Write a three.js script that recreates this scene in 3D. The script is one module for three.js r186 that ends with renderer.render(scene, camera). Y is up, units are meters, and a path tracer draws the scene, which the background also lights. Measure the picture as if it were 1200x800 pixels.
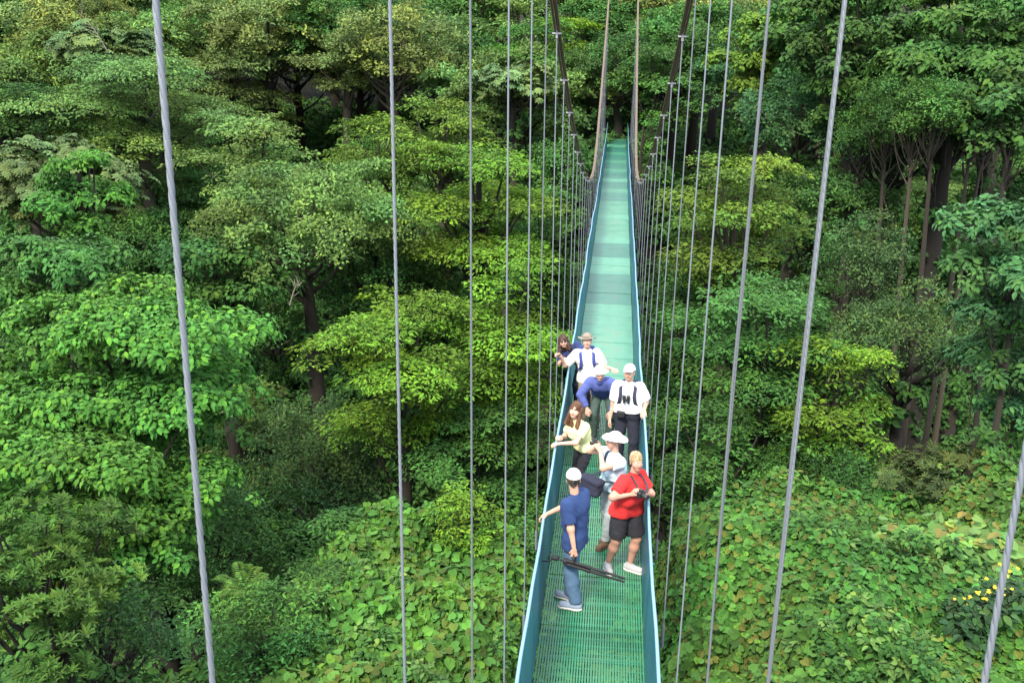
import * as THREE from 'three';
import { mergeGeometries } from 'three/addons/utils/BufferGeometryUtils.js';

// ---------------------------------------------------------------- camera, sky, sun, exposure
const scene = new THREE.Scene();
const camera = new THREE.PerspectiveCamera(36.87, 1024 / 682, 0.1, 900);
const RAD = Math.PI / 180;
camera.position.set(0.04, 6.7, 0);
camera.rotation.set(-16.4 * RAD, 5.6 * RAD, 1.07 * RAD, 'YXZ');
scene.add(camera);

const renderer = new THREE.WebGLRenderer({ antialias: true });
renderer.toneMapping = THREE.LinearToneMapping;
renderer.toneMappingExposure = 4.9;
renderer.shadowMap.enabled = true;

{ // bright overcast sky: brightest overhead, a little dimmer towards the horizon all round
  const w = 128, h = 64, a = new Float32Array(w * h * 4);
  for (let j = 0; j < h; j++) for (let i = 0; i < w; i++) {
    const el = ((j + 0.5) / h - 0.5) * Math.PI, s = Math.max(0, Math.sin(el));
    const L = 0.78 * (1 + 2 * s) / 3, k = (j * w + i) * 4;
    a[k] = L * 0.92; a[k + 1] = L; a[k + 2] = L * 1.12; a[k + 3] = 1;
  }
  const sky = new THREE.DataTexture(a, w, h, THREE.RGBAFormat, THREE.FloatType);
  sky.mapping = THREE.EquirectangularReflectionMapping; sky.magFilter = THREE.LinearFilter; sky.minFilter = THREE.LinearFilter;
  sky.needsUpdate = true;
  scene.background = sky; scene.environment = sky;
}
const sun = new THREE.DirectionalLight(0xfff3e0, 1.5);
sun.position.set(-18, 60, 22); sun.target.position.set(0, 0, -30);
sun.castShadow = true; sun.shadow.radius = 22;
sun.shadow.mapSize.set(4096, 4096);
Object.assign(sun.shadow.camera, { left: -70, right: 70, top: 70, bottom: -90, near: 1, far: 260 });
scene.add(sun, sun.target);

// ---------------------------------------------------------------- helpers
function rng(seed) { let s = seed >>> 0; return () => { s = (s + 0x6D2B79F5) | 0; let t = Math.imul(s ^ (s >>> 15), 1 | s); t = (t + Math.imul(t ^ (t >>> 7), 61 | t)) ^ t; return ((t ^ (t >>> 14)) >>> 0) / 4294967296; }; }
const V = (x, y, z) => new THREE.Vector3(x, y, z);
const lerp = (a, b, t) => a + (b - a) * t, clamp = (x, a, b) => Math.min(b, Math.max(a, x));
const sstep = (a, b, x) => { const t = clamp((x - a) / (b - a), 0, 1); return t * t * (3 - 2 * t); };
function hash3(x, y, z) { let h = Math.imul(x, 374761393) ^ Math.imul(y, 668265263) ^ Math.imul(z, 2147483647 - 4711); h = Math.imul(h ^ (h >>> 13), 1274126177); return ((h ^ (h >>> 16)) >>> 0) / 4294967296; }
function noise(x, y, z = 0) {
  const X = Math.floor(x), Y = Math.floor(y), Z = Math.floor(z), f = t => t * t * (3 - 2 * t), u = f(x - X), v = f(y - Y), w = f(z - Z);
  const c = (i, j, k) => hash3(X + i, Y + j, Z + k);
  return lerp(lerp(lerp(c(0, 0, 0), c(1, 0, 0), u), lerp(c(0, 1, 0), c(1, 1, 0), u), v), lerp(lerp(c(0, 0, 1), c(1, 0, 1), u), lerp(c(0, 1, 1), c(1, 1, 1), u), v), w) * 2 - 1;
}
const taken = {};
function numbered(n) { const k = taken[n] = (taken[n] ?? -1) + 1; return k ? n + '_' + String(k).padStart(3, '0') : n; }
function tag(o, label, category, group, kind) { if (label) o.userData.label = label; if (category) o.userData.category = category; if (group) o.userData.group = group; if (kind) o.userData.kind = kind; return o; }
function shade(o) { o.castShadow = true; o.receiveShadow = true; return o; }
function mesh(name, geo, mat, parent = scene) { const m = shade(new THREE.Mesh(geo, mat)); m.name = parent === scene ? numbered(name) : name; parent.add(m); return m; }
function thing(name, label, category, group) { const g = new THREE.Group(); g.name = numbered(name); scene.add(g); return tag(g, label, category, group); }
function interp(xs, ys, x) { if (x <= xs[0]) return ys[0]; for (let i = 1; i < xs.length; i++) if (x <= xs[i]) return lerp(ys[i - 1], ys[i], (x - xs[i - 1]) / (xs[i] - xs[i - 1])); return ys[ys.length - 1]; }
function box(w, h, d, x = 0, y = 0, z = 0) { return new THREE.BoxGeometry(w, h, d).translate(x, y, z); }
// a tapered tube through points [x, y, z, r]
function limb(pts, sides = 7, steps = 4, seed = 0) {
  const cv = new THREE.CatmullRomCurve3(pts.map(p => V(p[0], p[1], p[2]))), n = (pts.length - 1) * steps, pos = [], idx = [];
  const q = V(0, 0, 0), t = V(0, 0, 0); let side = null;
  for (let i = 0; i <= n; i++) {
    const u = i / n; cv.getPoint(u, q); cv.getTangent(u, t);
    const k = u * (pts.length - 1), j = Math.min(pts.length - 2, Math.floor(k)), r = lerp(pts[j][3], pts[j + 1][3], k - j);
    if (!side) side = Math.abs(t.y) < 0.9 ? V(0, 1, 0) : V(1, 0, 0);
    const b = t.clone().cross(side).normalize(), a = b.clone().cross(t).normalize(); side = a;
    for (let s = 0; s < sides; s++) {
      const th = s / sides * Math.PI * 2, rr = r * (seed ? 1 + 0.12 * noise(Math.cos(th) * 1.3 + seed, q.y * 0.7, Math.sin(th) * 1.3) : 1);
      pos.push(q.x + (a.x * Math.cos(th) + b.x * Math.sin(th)) * rr, q.y + (a.y * Math.cos(th) + b.y * Math.sin(th)) * rr, q.z + (a.z * Math.cos(th) + b.z * Math.sin(th)) * rr);
    }
  }
  for (let i = 0; i < n; i++) for (let s = 0; s < sides; s++) { const a = i * sides + s, b = i * sides + (s + 1) % sides; idx.push(a, b, a + sides, b, b + sides, a + sides); }
  for (const [base, c, flip] of [[0, 0, 1], [n * sides, n, 0]]) { const p = cv.getPoint(c / n); const k = pos.length / 3; pos.push(p.x, p.y, p.z); for (let s = 0; s < sides; s++) { const a = base + s, b = base + (s + 1) % sides; flip ? idx.push(k, b, a) : idx.push(k, a, b); } }
  const g = new THREE.BufferGeometry(); g.setAttribute('position', new THREE.Float32BufferAttribute(pos, 3)); g.setIndex(idx); g.computeVertexNormals(); return g;
}
function canvasNoise(size, seed, c0, c1, stretch = [1, 1], oct = [4, 16, 48]) { // colour grain as a tiling-free noise texture, sRGB triples
  const a = new Uint8Array(size * size * 4);
  for (let j = 0; j < size; j++) for (let i = 0; i < size; i++) {
    let n = 0, w = 0; oct.forEach((o, k) => { const f = 1 / (1 + k * 0.6); n += f * noise(i / size * o * stretch[0] + seed, j / size * o * stretch[1] + seed * 3, seed); w += f; });
    const t = clamp(0.5 + 0.8 * n / w, 0, 1), k = (j * size + i) * 4;
    for (let c = 0; c < 3; c++) a[k + c] = lerp(c0[c], c1[c], t); a[k + 3] = 255;
  }
  const t = new THREE.DataTexture(a, size, size, THREE.RGBAFormat); t.colorSpace = THREE.SRGBColorSpace; t.wrapS = t.wrapT = THREE.RepeatWrapping; t.magFilter = THREE.LinearFilter; t.minFilter = THREE.LinearMipmapLinearFilter; t.generateMipmaps = true; t.needsUpdate = true; return t;
}
const lin = (r, g, b) => new THREE.Color().setRGB(r, g, b);

// ---------------------------------------------------------------- terrain: a gully under the bridge and a hill rising beyond it
function ground(x, d) { // d = metres in front of the camera along the bridge
  let y = interp([-200, -20, 0, 8, 16, 24, 31, 38, 48, 58, 66, 80, 92, 104, 130, 300, 600], [10, -6, -7, -8, -9, -11.5, -15, -15, -11.5, -8, -5.5, -3.2, 0, 4, 14, 80, 120], d);
  y += sstep(14, 60, Math.abs(x)) * 4 * (x < 0 ? -1 : 1) * sstep(10, 40, d) * (1 - sstep(50, 80, d));
  const back = 24.2 + 1.3 * noise(x * 0.35, 3.1);
  const right = sstep(-0.5, 2.5, x) * (1 - sstep(back - 0.6, back + 2.2, d)) * sstep(2, 10, d);
  y = lerp(y, -4.75 + 0.5 * noise(x * 0.3, d * 0.3), right);
  const left = sstep(-8.2, -6, x) * (1 - sstep(-2.5, 0.5, x)) * (1 - sstep(back + 0.4, back + 3, d)) * sstep(2, 10, d);
  y = lerp(y, -6.35 + 0.5 * noise(x * 0.3 + 9, d * 0.3), left);
  const spur = Math.exp(-x * x / 18) * sstep(58, 65.5, d) * (1 - sstep(80, 110, d));
  y = lerp(y, Math.max(y, 0.12), spur);
  return y + 0.35 * noise(x * 0.22, d * 0.22, 5) + 0.12 * noise(x * 0.9, d * 0.9, 2);
}
{
  const nx = 220, nd = 260, pos = [], col = [], idx = [], uv = [];
  const ax = u => Math.sign(u) * (Math.abs(u) * 40 + Math.pow(Math.abs(u), 3) * 320), ad = v => -60 + v * 160 + Math.pow(v, 4) * 420;
  for (let j = 0; j <= nd; j++) for (let i = 0; i <= nx; i++) {
    const x = ax(i / nx * 2 - 1), d = ad(j / nd); pos.push(x, ground(x, d), -d); uv.push(x / 3, d / 3);
  }
  for (let j = 0; j < nd; j++) for (let i = 0; i < nx; i++) { const a = j * (nx + 1) + i; idx.push(a, a + 1, a + nx + 1, a + 1, a + nx + 2, a + nx + 1); }
  const g = new THREE.BufferGeometry(); g.setAttribute('position', new THREE.Float32BufferAttribute(pos, 3)); g.setAttribute('uv', new THREE.Float32BufferAttribute(uv, 2)); g.setIndex(idx); g.computeVertexNormals();
  const soil = new THREE.MeshStandardMaterial({ map: canvasNoise(512, 3, [14, 13, 8], [36, 36, 19]), roughness: 1 });
  tag(mesh('ground', g, soil), 'dark leaf-littered forest floor falling into a gully', null, null, 'structure');
}

// ---------------------------------------------------------------- leaf sprays: small clusters of real leaves that crowns are filled with
function leafSet() {
  const pos = [], col = [];
  const tri = (a, b, c, k) => { for (const p of [a, b, c]) { pos.push(p.x, p.y, p.z); col.push(k[0], k[1], k[2]); } };
  return {
    // a pointed leaf folded along its midrib: p base, d direction, n upward normal
    leaf(p, d, n, len, wid, droop, k) {
      d = d.clone().normalize(); const s = V().crossVectors(d, n).normalize(), u = V().crossVectors(s, d).normalize();
      const at = (t, w, h) => p.clone().addScaledVector(d, t * len).addScaledVector(s, w * wid).addScaledVector(u, h * len);
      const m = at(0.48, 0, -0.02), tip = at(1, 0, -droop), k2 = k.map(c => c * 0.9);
      if (len < 0.155) { const l = at(0.45, 0.5, 0.06), r = at(0.45, -0.5, 0.06); tri(p, m, l, k); tri(m, tip, l, k); tri(p, r, m, k2); tri(m, r, tip, k2); return; }
      const m2 = at(0.76, 0, -0.02 - droop * 0.45); // larger leaves get a rounded outline
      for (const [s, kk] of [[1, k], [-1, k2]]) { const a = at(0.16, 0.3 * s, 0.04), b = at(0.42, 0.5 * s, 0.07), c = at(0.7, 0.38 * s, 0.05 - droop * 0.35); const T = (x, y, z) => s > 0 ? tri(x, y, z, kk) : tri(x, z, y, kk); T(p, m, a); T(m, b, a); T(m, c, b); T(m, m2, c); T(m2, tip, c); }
    },
    round(p, d, n, size, k) { // heart-shaped vine leaf
      d = d.clone().normalize(); const s = V().crossVectors(d, n).normalize(), u = V().crossVectors(s, d).normalize();
      const out = [[0.05, 0], [-0.12, 0.26], [0.15, 0.5], [0.55, 0.42], [1, 0], [0.55, -0.42], [0.15, -0.5], [-0.12, -0.26]];
      const c = p.clone().addScaledVector(d, size * 0.4).addScaledVector(u, -0.05 * size);
      const q = out.map(([a, b]) => p.clone().addScaledVector(d, a * size).addScaledVector(s, b * size).addScaledVector(u, size * (0.08 - 0.25 * Math.max(0, a - 0.5))));
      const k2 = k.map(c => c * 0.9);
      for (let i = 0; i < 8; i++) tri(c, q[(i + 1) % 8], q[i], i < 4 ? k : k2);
    },
    build() { const g = new THREE.BufferGeometry(); g.setAttribute('position', new THREE.Float32BufferAttribute(pos, 3)); g.setAttribute('color', new THREE.Float32BufferAttribute(col, 3)); g.computeVertexNormals(); return g; },
  };
}
const sprays = {};
function spray(kind, variant) {
  const key = kind + variant; if (sprays[key]) return sprays[key];
  const R = rng(kind.charCodeAt(0) * 977 + variant * 131 + 7), L = leafSet(), U = V(0, 1, 0);
  const rnd = (a, b) => a + (b - a) * R();
  const dirUp = tilt => { const a = R() * 6.283, t = tilt * Math.sqrt(R()); return V(Math.cos(a) * Math.sin(t), Math.cos(t), Math.sin(a) * Math.sin(t)); };
  const hor = (a, y = 0) => V(Math.cos(a), y, Math.sin(a));
  const tone = (v = 0.42) => { const b = 1 + rnd(-v, v), y = R() < 0.15 ? rnd(0.1, 0.5) : rnd(-0.1, 0.1); return [b * (1 + y), b * (1 + y * 0.4), b * (1 - y * 0.4)]; };
  if (kind === 't') { // feathery level spray
    for (let i = 0; i < 38; i++) { const r = 0.46 * Math.sqrt(R()), a = R() * 6.283; L.leaf(V(r * Math.cos(a), rnd(-0.07, 0.07) - r * r * 0.25, r * Math.sin(a)), hor(a + rnd(-0.9, 0.9), rnd(-0.4, 0.25)), dirUp(0.6), rnd(0.13, 0.2), rnd(0.05, 0.085), rnd(0, 0.2), tone()); }
  } else if (kind === 'd') { // mixed small leaves on a rounded tuft
    for (let i = 0; i < 36; i++) { const n = dirUp(1.35), r = rnd(0.12, 0.4); L.leaf(V(n.x * r, n.y * r * 0.7 - 0.1, n.z * r), n.clone().add(hor(R() * 6.283, rnd(-0.7, 0.2))), n.clone().add(dirUp(1)), rnd(0.11, 0.18), rnd(0.055, 0.09), rnd(0, 0.25), tone()); }
  } else if (kind === 'f') {
    for (let i = 0; i < 44; i++) { const n = dirUp(1.7), r = rnd(0.05, 0.42); L.leaf(V(n.x * r, n.y * r * 0.8 - 0.05, n.z * r), n.clone().add(hor(R() * 6.283, rnd(-0.5, 0.3))), dirUp(1), rnd(0.09, 0.15), rnd(0.04, 0.06), rnd(0, 0.2), tone()); }
  } else if (kind === 'b') { // broad drooping leaves
    for (let i = 0; i < 20; i++) { const a = i * 2.4 + rnd(-0.3, 0.3), r = rnd(0.02, 0.26); L.leaf(V(r * Math.cos(a), rnd(-0.16, 0.14), r * Math.sin(a)), hor(a + rnd(-0.5, 0.5), rnd(-0.75, 0.15)), dirUp(0.7), rnd(0.17, 0.29), rnd(0.1, 0.16), rnd(0.05, 0.3), tone(0.26)); }
  } else if (kind === 'w') { // rosettes of long stiff leaves
    for (let k = 0; k < 4; k++) { const c = V(rnd(-0.28, 0.28), rnd(-0.1, 0.12), rnd(-0.28, 0.28)), ax = dirUp(0.6); for (let i = 0; i < 9; i++) { const a = i * 0.698 + rnd(-0.15, 0.15); L.leaf(c, hor(a, rnd(0.05, 0.55)).add(ax.clone().multiplyScalar(0.25)), ax, rnd(0.16, 0.26), rnd(0.05, 0.075), rnd(0, 0.15), tone(0.28)); } }
  } else if (kind === 'v') { // heart-shaped vine leaves
    for (let i = 0; i < 15; i++) { const r = 0.34 * Math.sqrt(R()), a = R() * 6.283, n = dirUp(0.8); const k = R() < 0.13 ? [1.7 * rnd(0.7, 1.2), 0.72, 0.7] : R() < 0.16 ? [1.5, 1.3, 0.9] : tone(0.32); L.round(V(r * Math.cos(a), rnd(-0.12, 0.12), r * Math.sin(a)), hor(R() * 6.283, rnd(-0.6, 0.1)), n, rnd(0.11, 0.2), k); }
  } else if (kind === 'p') { // palmate leaves: fingers spread from one stalk
    for (let k = 0; k < 4; k++) { const c = V(rnd(-0.35, 0.35), rnd(-0.12, 0.12), rnd(-0.35, 0.35)), n = dirUp(0.6), t = tone(0.22); for (let i = 0; i < 9; i++) { const a = i * 0.698; L.leaf(c, hor(a, -0.05), n, rnd(0.22, 0.3), 0.13, 0.22, t); } }
  } else if (kind === 'e') { // one arching fern frond, pinnae on both sides
    for (let i = 2; i < 20; i++) { const t = i / 20, p = V(t * 0.95, 0.5 * Math.sin(t * 2.4) , 0), w = 0.22 * Math.sin(Math.PI * Math.min(1, t * 0.95 + 0.08)); for (const s of [-1, 1]) L.leaf(p, V(0.35, -0.12, s), V(-0.1, 1, 0), w + 0.03, 0.045, 0.15, tone(0.18)); }
  } else if (kind === 'y') { // yellow flower heads
    for (let k = 0; k < 5; k++) { const c = V(rnd(-0.3, 0.3), rnd(0, 0.2), rnd(-0.3, 0.3)); for (let i = 0; i < 8; i++) L.leaf(c, hor(i * 0.785, rnd(0.1, 0.6)), U, rnd(0.06, 0.1), 0.035, 0.1, [1, rnd(0.85, 1.1), 1]); }
  }
  return sprays[key] = L.build();
}
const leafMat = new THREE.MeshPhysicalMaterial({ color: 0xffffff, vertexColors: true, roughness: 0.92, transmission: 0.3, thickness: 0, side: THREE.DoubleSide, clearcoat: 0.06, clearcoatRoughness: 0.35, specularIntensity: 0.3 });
const petalMat = new THREE.MeshStandardMaterial({ color: 0xffffff, vertexColors: true, roughness: 0.8, side: THREE.DoubleSide });
function foliage(name, kind, variant, rows, parent, mat = leafMat) { // rows: [x, y, z, nx, ny, nz, spin, scale, r, g, b]
  const im = new THREE.InstancedMesh(spray(kind, variant), mat, rows.length), q = new THREE.Quaternion(), q2 = new THREE.Quaternion(), m = new THREE.Matrix4(), U = V(0, 1, 0), c = new THREE.Color();
  rows.forEach((r, i) => {
    q.setFromUnitVectors(U, V(r[3], r[4], r[5]).normalize()); q2.setFromAxisAngle(U, r[6]); q.multiply(q2);
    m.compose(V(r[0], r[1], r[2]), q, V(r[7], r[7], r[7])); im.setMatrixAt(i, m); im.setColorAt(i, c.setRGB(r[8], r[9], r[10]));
  });
  im.name = parent === scene ? numbered(name) : name; im.userData.kind = 'stuff'; shade(im); parent.add(im); return im;
}

// ---------------------------------------------------------------- trees
const TONE = { // leaf base colours, linear
  lime: [0.1, 0.215, 0.014], limeolive: [0.088, 0.175, 0.018], bright: [0.056, 0.18, 0.024], green: [0.048, 0.142, 0.026], mid: [0.042, 0.116, 0.022], dark: [0.042, 0.118, 0.026],
  olive: [0.13, 0.195, 0.05], bluegreen: [0.045, 0.135, 0.042], pale: [0.11, 0.185, 0.06], sage: [0.105, 0.165, 0.05], soft: [0.1, 0.195, 0.045], dull: [0.052, 0.115, 0.034], dullolive: [0.055, 0.09, 0.024], leather: [0.058, 0.14, 0.022], tawny: [0.11, 0.13, 0.045],
};
const barkMat = ['[38,34,27]', '[50,46,37]', '[32,29,23]'].map((c, i) => new THREE.MeshStandardMaterial({ map: canvasNoise(256, 11 + i, JSON.parse(c).map(v => v * 0.6), JSON.parse(c).map(v => v * 1.35), [1, 0.25]), roughness: 0.95 }));
function inCorridor(x, y, d) { return d > -2 && d < 68 && Math.abs(x) < 1.75 && y > -2.2 && (d < 59 || y < 3.3); }
function crownRows(form, C, rx, ry, tone, scale, R, pads) {
  const rows = [], P = [], rnd = (a, b) => a + (b - a) * R();
  if (form === 't' || form === 'b') {
    const layers = Math.max(3, Math.round(2 * ry / (form === 'b' ? 1.15 : 1.35 * scale)));
    for (let l = 0; l < layers; l++) {
      const t = -1 + 2 * (l + 0.5) / layers, rad = rx * Math.sqrt(Math.max(0.15, 1 - t * t * 0.85)), pr = rx * rnd(0.3, 0.42);
      const n = Math.max(1, Math.round(rad * rad / (pr * pr) * 0.75));
      for (let k = 0; k < n; k++) { const a = k * 2.4 + l * 1.1 + rnd(-0.4, 0.4), r = (rad - pr * 0.6) * Math.sqrt((k + 0.4) / n); P.push([C[0] + Math.cos(a) * r, C[1] + t * ry + rnd(-0.3, 0.3) * scale, C[2] + Math.sin(a) * r, pr * rnd(0.65, 1.35), pr * rnd(0.22, 0.36)]); }
    }
  } else {
    const n = Math.round(Math.min(60, 18 + 6 * rx * ry / (scale * scale) * 0.35));
    for (let k = 0; k < n; k++) { // clumps over an ellipsoid, denser above
      const u = 1 - 1.85 * (k + 0.5) / n, a = k * 2.39996 + rnd(-0.3, 0.3), s = Math.sqrt(Math.max(0, 1 - u * u)), q = rnd(0.55, 0.98), pr = Math.min(rx, ry * 1.5) * rnd(0.3, 0.46);
      P.push([C[0] + rx * q * s * Math.cos(a), C[1] + ry * q * u, C[2] + rx * q * s * Math.sin(a), pr, pr * (form === 'b' ? rnd(0.28, 0.45) : rnd(0.45, 0.7))]);
    }
  }
  const sr = 0.45 * scale;
  for (const p of P) {
    const padTone = rnd(0.7, 1.3), warm = rnd(-0.12, 0.18), sx = rnd(0.8, 1.25), ph = R() * 99;
    const n = Math.round(clamp(p[3] * p[3] / (sr * sr) * (form === 't' ? 5 : 5.5), 5, 330));
    for (let i = 0; i < n; i++) {
      const a = R() * 6.283, r = Math.sqrt(R()), under = R() < 0.15;
      const edge = 1 + 0.3 * noise(Math.cos(a) * 1.6 + ph, Math.sin(a) * 1.6);
      const x = p[0] + p[3] * r * edge * Math.cos(a) * sx, z = p[2] + p[3] * r * edge * Math.sin(a) / sx, dome = Math.sqrt(Math.max(0, 1 - r * r));
      const y = p[1] + p[4] * (under ? -0.55 * dome : dome) + rnd(-0.14, 0.14) + 0.22 * Math.max(0.6, scale) * noise(x * 1.3, z * 1.3, ph) + 0.12 * noise(x * 3.1, z * 3.1, ph);
      if (noise(x * 1.15, z * 1.15, ph + y * 0.4) < -0.42) continue; // holes in the leaf cover
      if (inCorridor(x, y, -z)) continue;
      const tilt = form === 't' ? 0.3 : 0.75, b = padTone * rnd(0.78, 1.22), w = 1 + warm + rnd(-0.08, 0.08);
      rows.push([x, y, z, Math.cos(a) * r * tilt + rnd(-0.2, 0.2), 1, Math.sin(a) * r * tilt + rnd(-0.2, 0.2), R() * 6.283, scale * rnd(0.75, 1.25), tone[0] * b * w, tone[1] * b, tone[2] * b * (2 - w)]);
    }
  }
  pads.push(...P); return rows;
}
let treeSeed = 100;
function tree(name, label, group, x, y, d, rx, ry, form, tone, scale, trunkR) {
  const R = rng(treeSeed++ * 7919), t = thing(name, label, 'tree', group), gy = ground(x, d) - 0.4, rnd = (a, b) => a + (b - a) * R(), pads = [];
  const rows = crownRows(form, [x, y, -d], rx, ry, TONE[tone], scale, R, pads);
  const bx = x + rnd(-0.7, 0.7), bz = -d + rnd(-0.7, 0.7), h = y - gy, r0 = trunkR ?? clamp(0.05 + 0.045 * rx + 0.012 * h, 0.07, 0.42);
  const wood = [limb([[bx, gy, bz, r0 * 1.25], [lerp(bx, x, 0.3) + rnd(-0.2, 0.2), gy + h * 0.35, lerp(bz, -d, 0.3) + rnd(-0.2, 0.2), r0 * 0.9], [lerp(bx, x, 0.7) + rnd(-0.15, 0.15), gy + h * 0.7, lerp(bz, -d, 0.7), r0 * 0.72], [x, y + ry * 0.45, -d, r0 * 0.25]], 9, 4, R() * 50)];
  const step = Math.max(1, Math.floor(pads.length / 14));
  for (let k = 0; k < pads.length; k += step) {
    const p = pads[k], s = clamp((p[1] - ry * 0.7 - gy) / h, 0.35, 0.95), f = clamp(s - 0.05, 0.3, 0.9);
    const ax = lerp(bx, x, f), ay = gy + h * f, az = lerp(bz, -d, f), ex = p[0], ey = p[1] + p[4] * 0.2, ez = p[2];
    if (inCorridor(ex, ey, -ez)) continue;
    wood.push(limb([[ax, ay, az, r0 * 0.3], [lerp(ax, ex, 0.5) + rnd(-0.15, 0.15), lerp(ay, ey, 0.35), lerp(az, ez, 0.5) + rnd(-0.15, 0.15), r0 * 0.18], [ex, ey, ez, r0 * 0.06]], 5, 3));
  }
  mesh('trunk', mergeGeometries(wood), barkMat[treeSeed % 3], t);
  foliage('crown', form, treeSeed % 2, rows, t);
  if (d < 66 && h > 5 && name !== 'slender_tree') { // climbers and epiphytes growing up the trunk
    const cl = [], n = Math.round(8 + h * 3.2); for (let i = 0; i < n; i++) { const f = rnd(0.12, 0.95), a = R() * 6.283, q = r0 + rnd(0.05, 0.55), cx = lerp(bx, x, f) + Math.cos(a) * q, cz = lerp(bz, -d, f) + Math.sin(a) * q, b = rnd(0.6, 1.2), k = R() < 0.5 ? TONE.mid : TONE.green; if (!inCorridor(cx, gy + h * f, -cz)) cl.push([cx, gy + h * f, cz, Math.cos(a), rnd(0.5, 1.2), Math.sin(a), R() * 6.283, scale * rnd(0.7, 1.3), k[0] * b, k[1] * b, k[2] * b]); }
    foliage('climbing_leaves', 'b', 1, cl, t);
  }
  return t;
}
// key -> name, label, group
const KIND = {
  far: ['hill_tree', 'olive green rounded tree high on the far hillside', 'olive trees along the top of the far hillside'],
  under: ['shade_tree', 'low dark green understory tree in the shade between taller crowns', 'understory trees between the taller crowns'],
  rfill: ['back_tree', 'dim green tree filling the slope behind the tall dark trunks', 'dim trees behind the tall dark trunks'],
  hill: ['forest_tree', 'dark green rainforest tree filling the hill behind the nearer crowns', 'trees filling the hill behind'],
  'pale silvery': ['pale_leaf_tree', 'low wide tree with pale silvery green fingered leaves on far left hillside'],
  olivepad: ['flat_topped_tree', 'flat-topped olive tree with a bright crown above a dark hollow on the hillside', 'flat-topped olive trees on the hillside'],
  tieredleft: ['tiered_tree', 'wide mid-green tree with long level tiers below the olive hilltop trees', 'level tiered green trees on the left slope'],
  sage: ['sage_leaf_tree', 'tree of greyish sage fingered leaves behind the small bright green crown'],
  brightbroad: ['bright_crown_tree', 'small bright green broad-leaved crown standing in front of sage grey leaves'],
  limebehind: ['yellow_green_tree', 'yellow-green layered tree rising behind the lime tree left of the bridge', 'yellow-green trees behind the lime tree'],
  domed: ['domed_tree', 'rounded fine-leaved green tree between the near broad-leaved tree and the lime tree', 'rounded green trees left of the bridge'],
  broadmid: ['broad_leaf_tree', 'green broad-leaved tree behind and above the near bright broad-leaved tree'],
  limefront: ['lime_tree', 'lime green tree with stacked flat leaf layers left of the bridge', 'lime green layered trees left of the bridge'],
  limefront2: ['lower_tiered_tree', 'deeper green layered tree under the lime green layers left of the bridge'],
  limebridge: ['bridge_side_tree', 'green layered tree close against the left hangers past the walkers'],
  farbright: ['bright_hill_tree', 'bright green tiered tree beside the far left main cable', 'bright tiered trees beside the far left cable'],
  palecec: ['pale_fingered_tree', 'pale tree of flat fingered leaves crossed by the left hangers'],
  bridgeend: ['bank_tree', 'rounded green tree on the bank below the left main cable'],
  nearbroad: ['broad_crown_tree', 'wide bright green broad-leaved crown, upper layer of the near left trees'],
  nearbroad2: ['leafy_tree', 'darker broad-leaved green tree just behind the wide bright crown'],
  nearbroad3: ['low_broad_tree', 'bright broad-leaved crown spreading over the dark hollow with leathery rosettes'],
  whorl: ['rosette_tree', 'small tree with leathery yellow-green leaf rosettes at the gully edge'],
  darkshrub: ['shade_shrub', 'dark small-leaved shrub beside the leathery rosette tree'],
  dull: ['dull_tree', 'dull grey-green fine-leaved tree in the dark gully below the lime layers'],
  darkunder: ['understory_tree', 'dark small-leaved understory tree below the bright broad crowns'],
  smalltier: ['small_tiered_tree', 'small green layered tree behind the left vine-covered mound'],
  smalllime: ['lime_sapling', 'small lime green sapling standing up behind the left vine mound'],
  smallbridge: ['green_sapling', 'small rounded green sapling next to the left side panel'],
  bush: ['slope_bush', 'green small-leaved bush among the ferns left of the vine mound'],
  bush2: ['dark_bush', 'dark small-leaved bush on the edge of the left vine mound'],
  rfar: ['slender_tiered_tree', 'green tiered tree beside the far right main cable', 'tiered trees beside the far right cable'],
  bridgeendright: ['bridge_end_tree', 'bright green slim tree next to the far end of the walkway'],
  bridgeendleft: ['bridge_end_shade_tree', 'dark tiered tree left of the shaded far end of the walkway'],
  bridgeendtall: ['bridge_end_tall_tree', 'rounded green tree above the bright slim one at the far end of the walkway'],
  overhang: ['overhanging_tree', 'dark tree arching over the far end of the walkway'],
  rflower: ['flowering_tree', 'olive tree with orange-yellow blossom on the far hillside'],
  rbroad: ['yellowish_broad_tree', 'yellowish broad-leaved tree below the orange-blossomed tree'],
  rdark: ['tall_dark_tree', 'tall dark broad-leaved tree with a thick trunk above the right hollow', 'tall dark trees right of the bridge'],
  rblue: ['blue_green_tree', 'rounded blue-green tree behind the right hangers', 'rounded blue-green trees behind the right hangers'],
  rblue2: ['low_blue_green_tree', 'blue-green rounded crown hanging in front of the thick dark trunks'],
  tawny: ['tawny_tree', 'tawny pale-leaved tree beside the thick dark trunk'],
  rtier: ['right_lime_tree', 'yellow-green tree with many flat stacked layers right of the bridge', 'stacked yellow-green trees right of the bridge'],
  rtier2: ['right_green_tree', 'deeper green layered tree behind the right vine mound by the hangers'],
  rtier3: ['hanger_side_tree', 'green layered tree close against the right hangers'],
  rnear: ['near_blue_tree', 'blue-green broad-leaved crown in front of the dark right hollow, upper one'],
  rnear2: ['near_lower_tree', 'blue-green broad-leaved crown just below another like it by the dark hollow'],
  rdull: ['dull_olive_tree', 'dull fine-leaved tree between the yellow-green layers and the blue-green crowns'],
  rshrub: ['rosette_shrub', 'dull olive shrub of leaf rosettes on the ridge of the right vine mound'],
  rbush: ['ridge_bush', 'green small-leaved bush just behind the right vine mound'],
  slender: ['slender_tree', 'slender dark-trunked tree standing in the shaded hollow right of the bridge', 'slender trees in the right hollow'],
};
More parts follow.
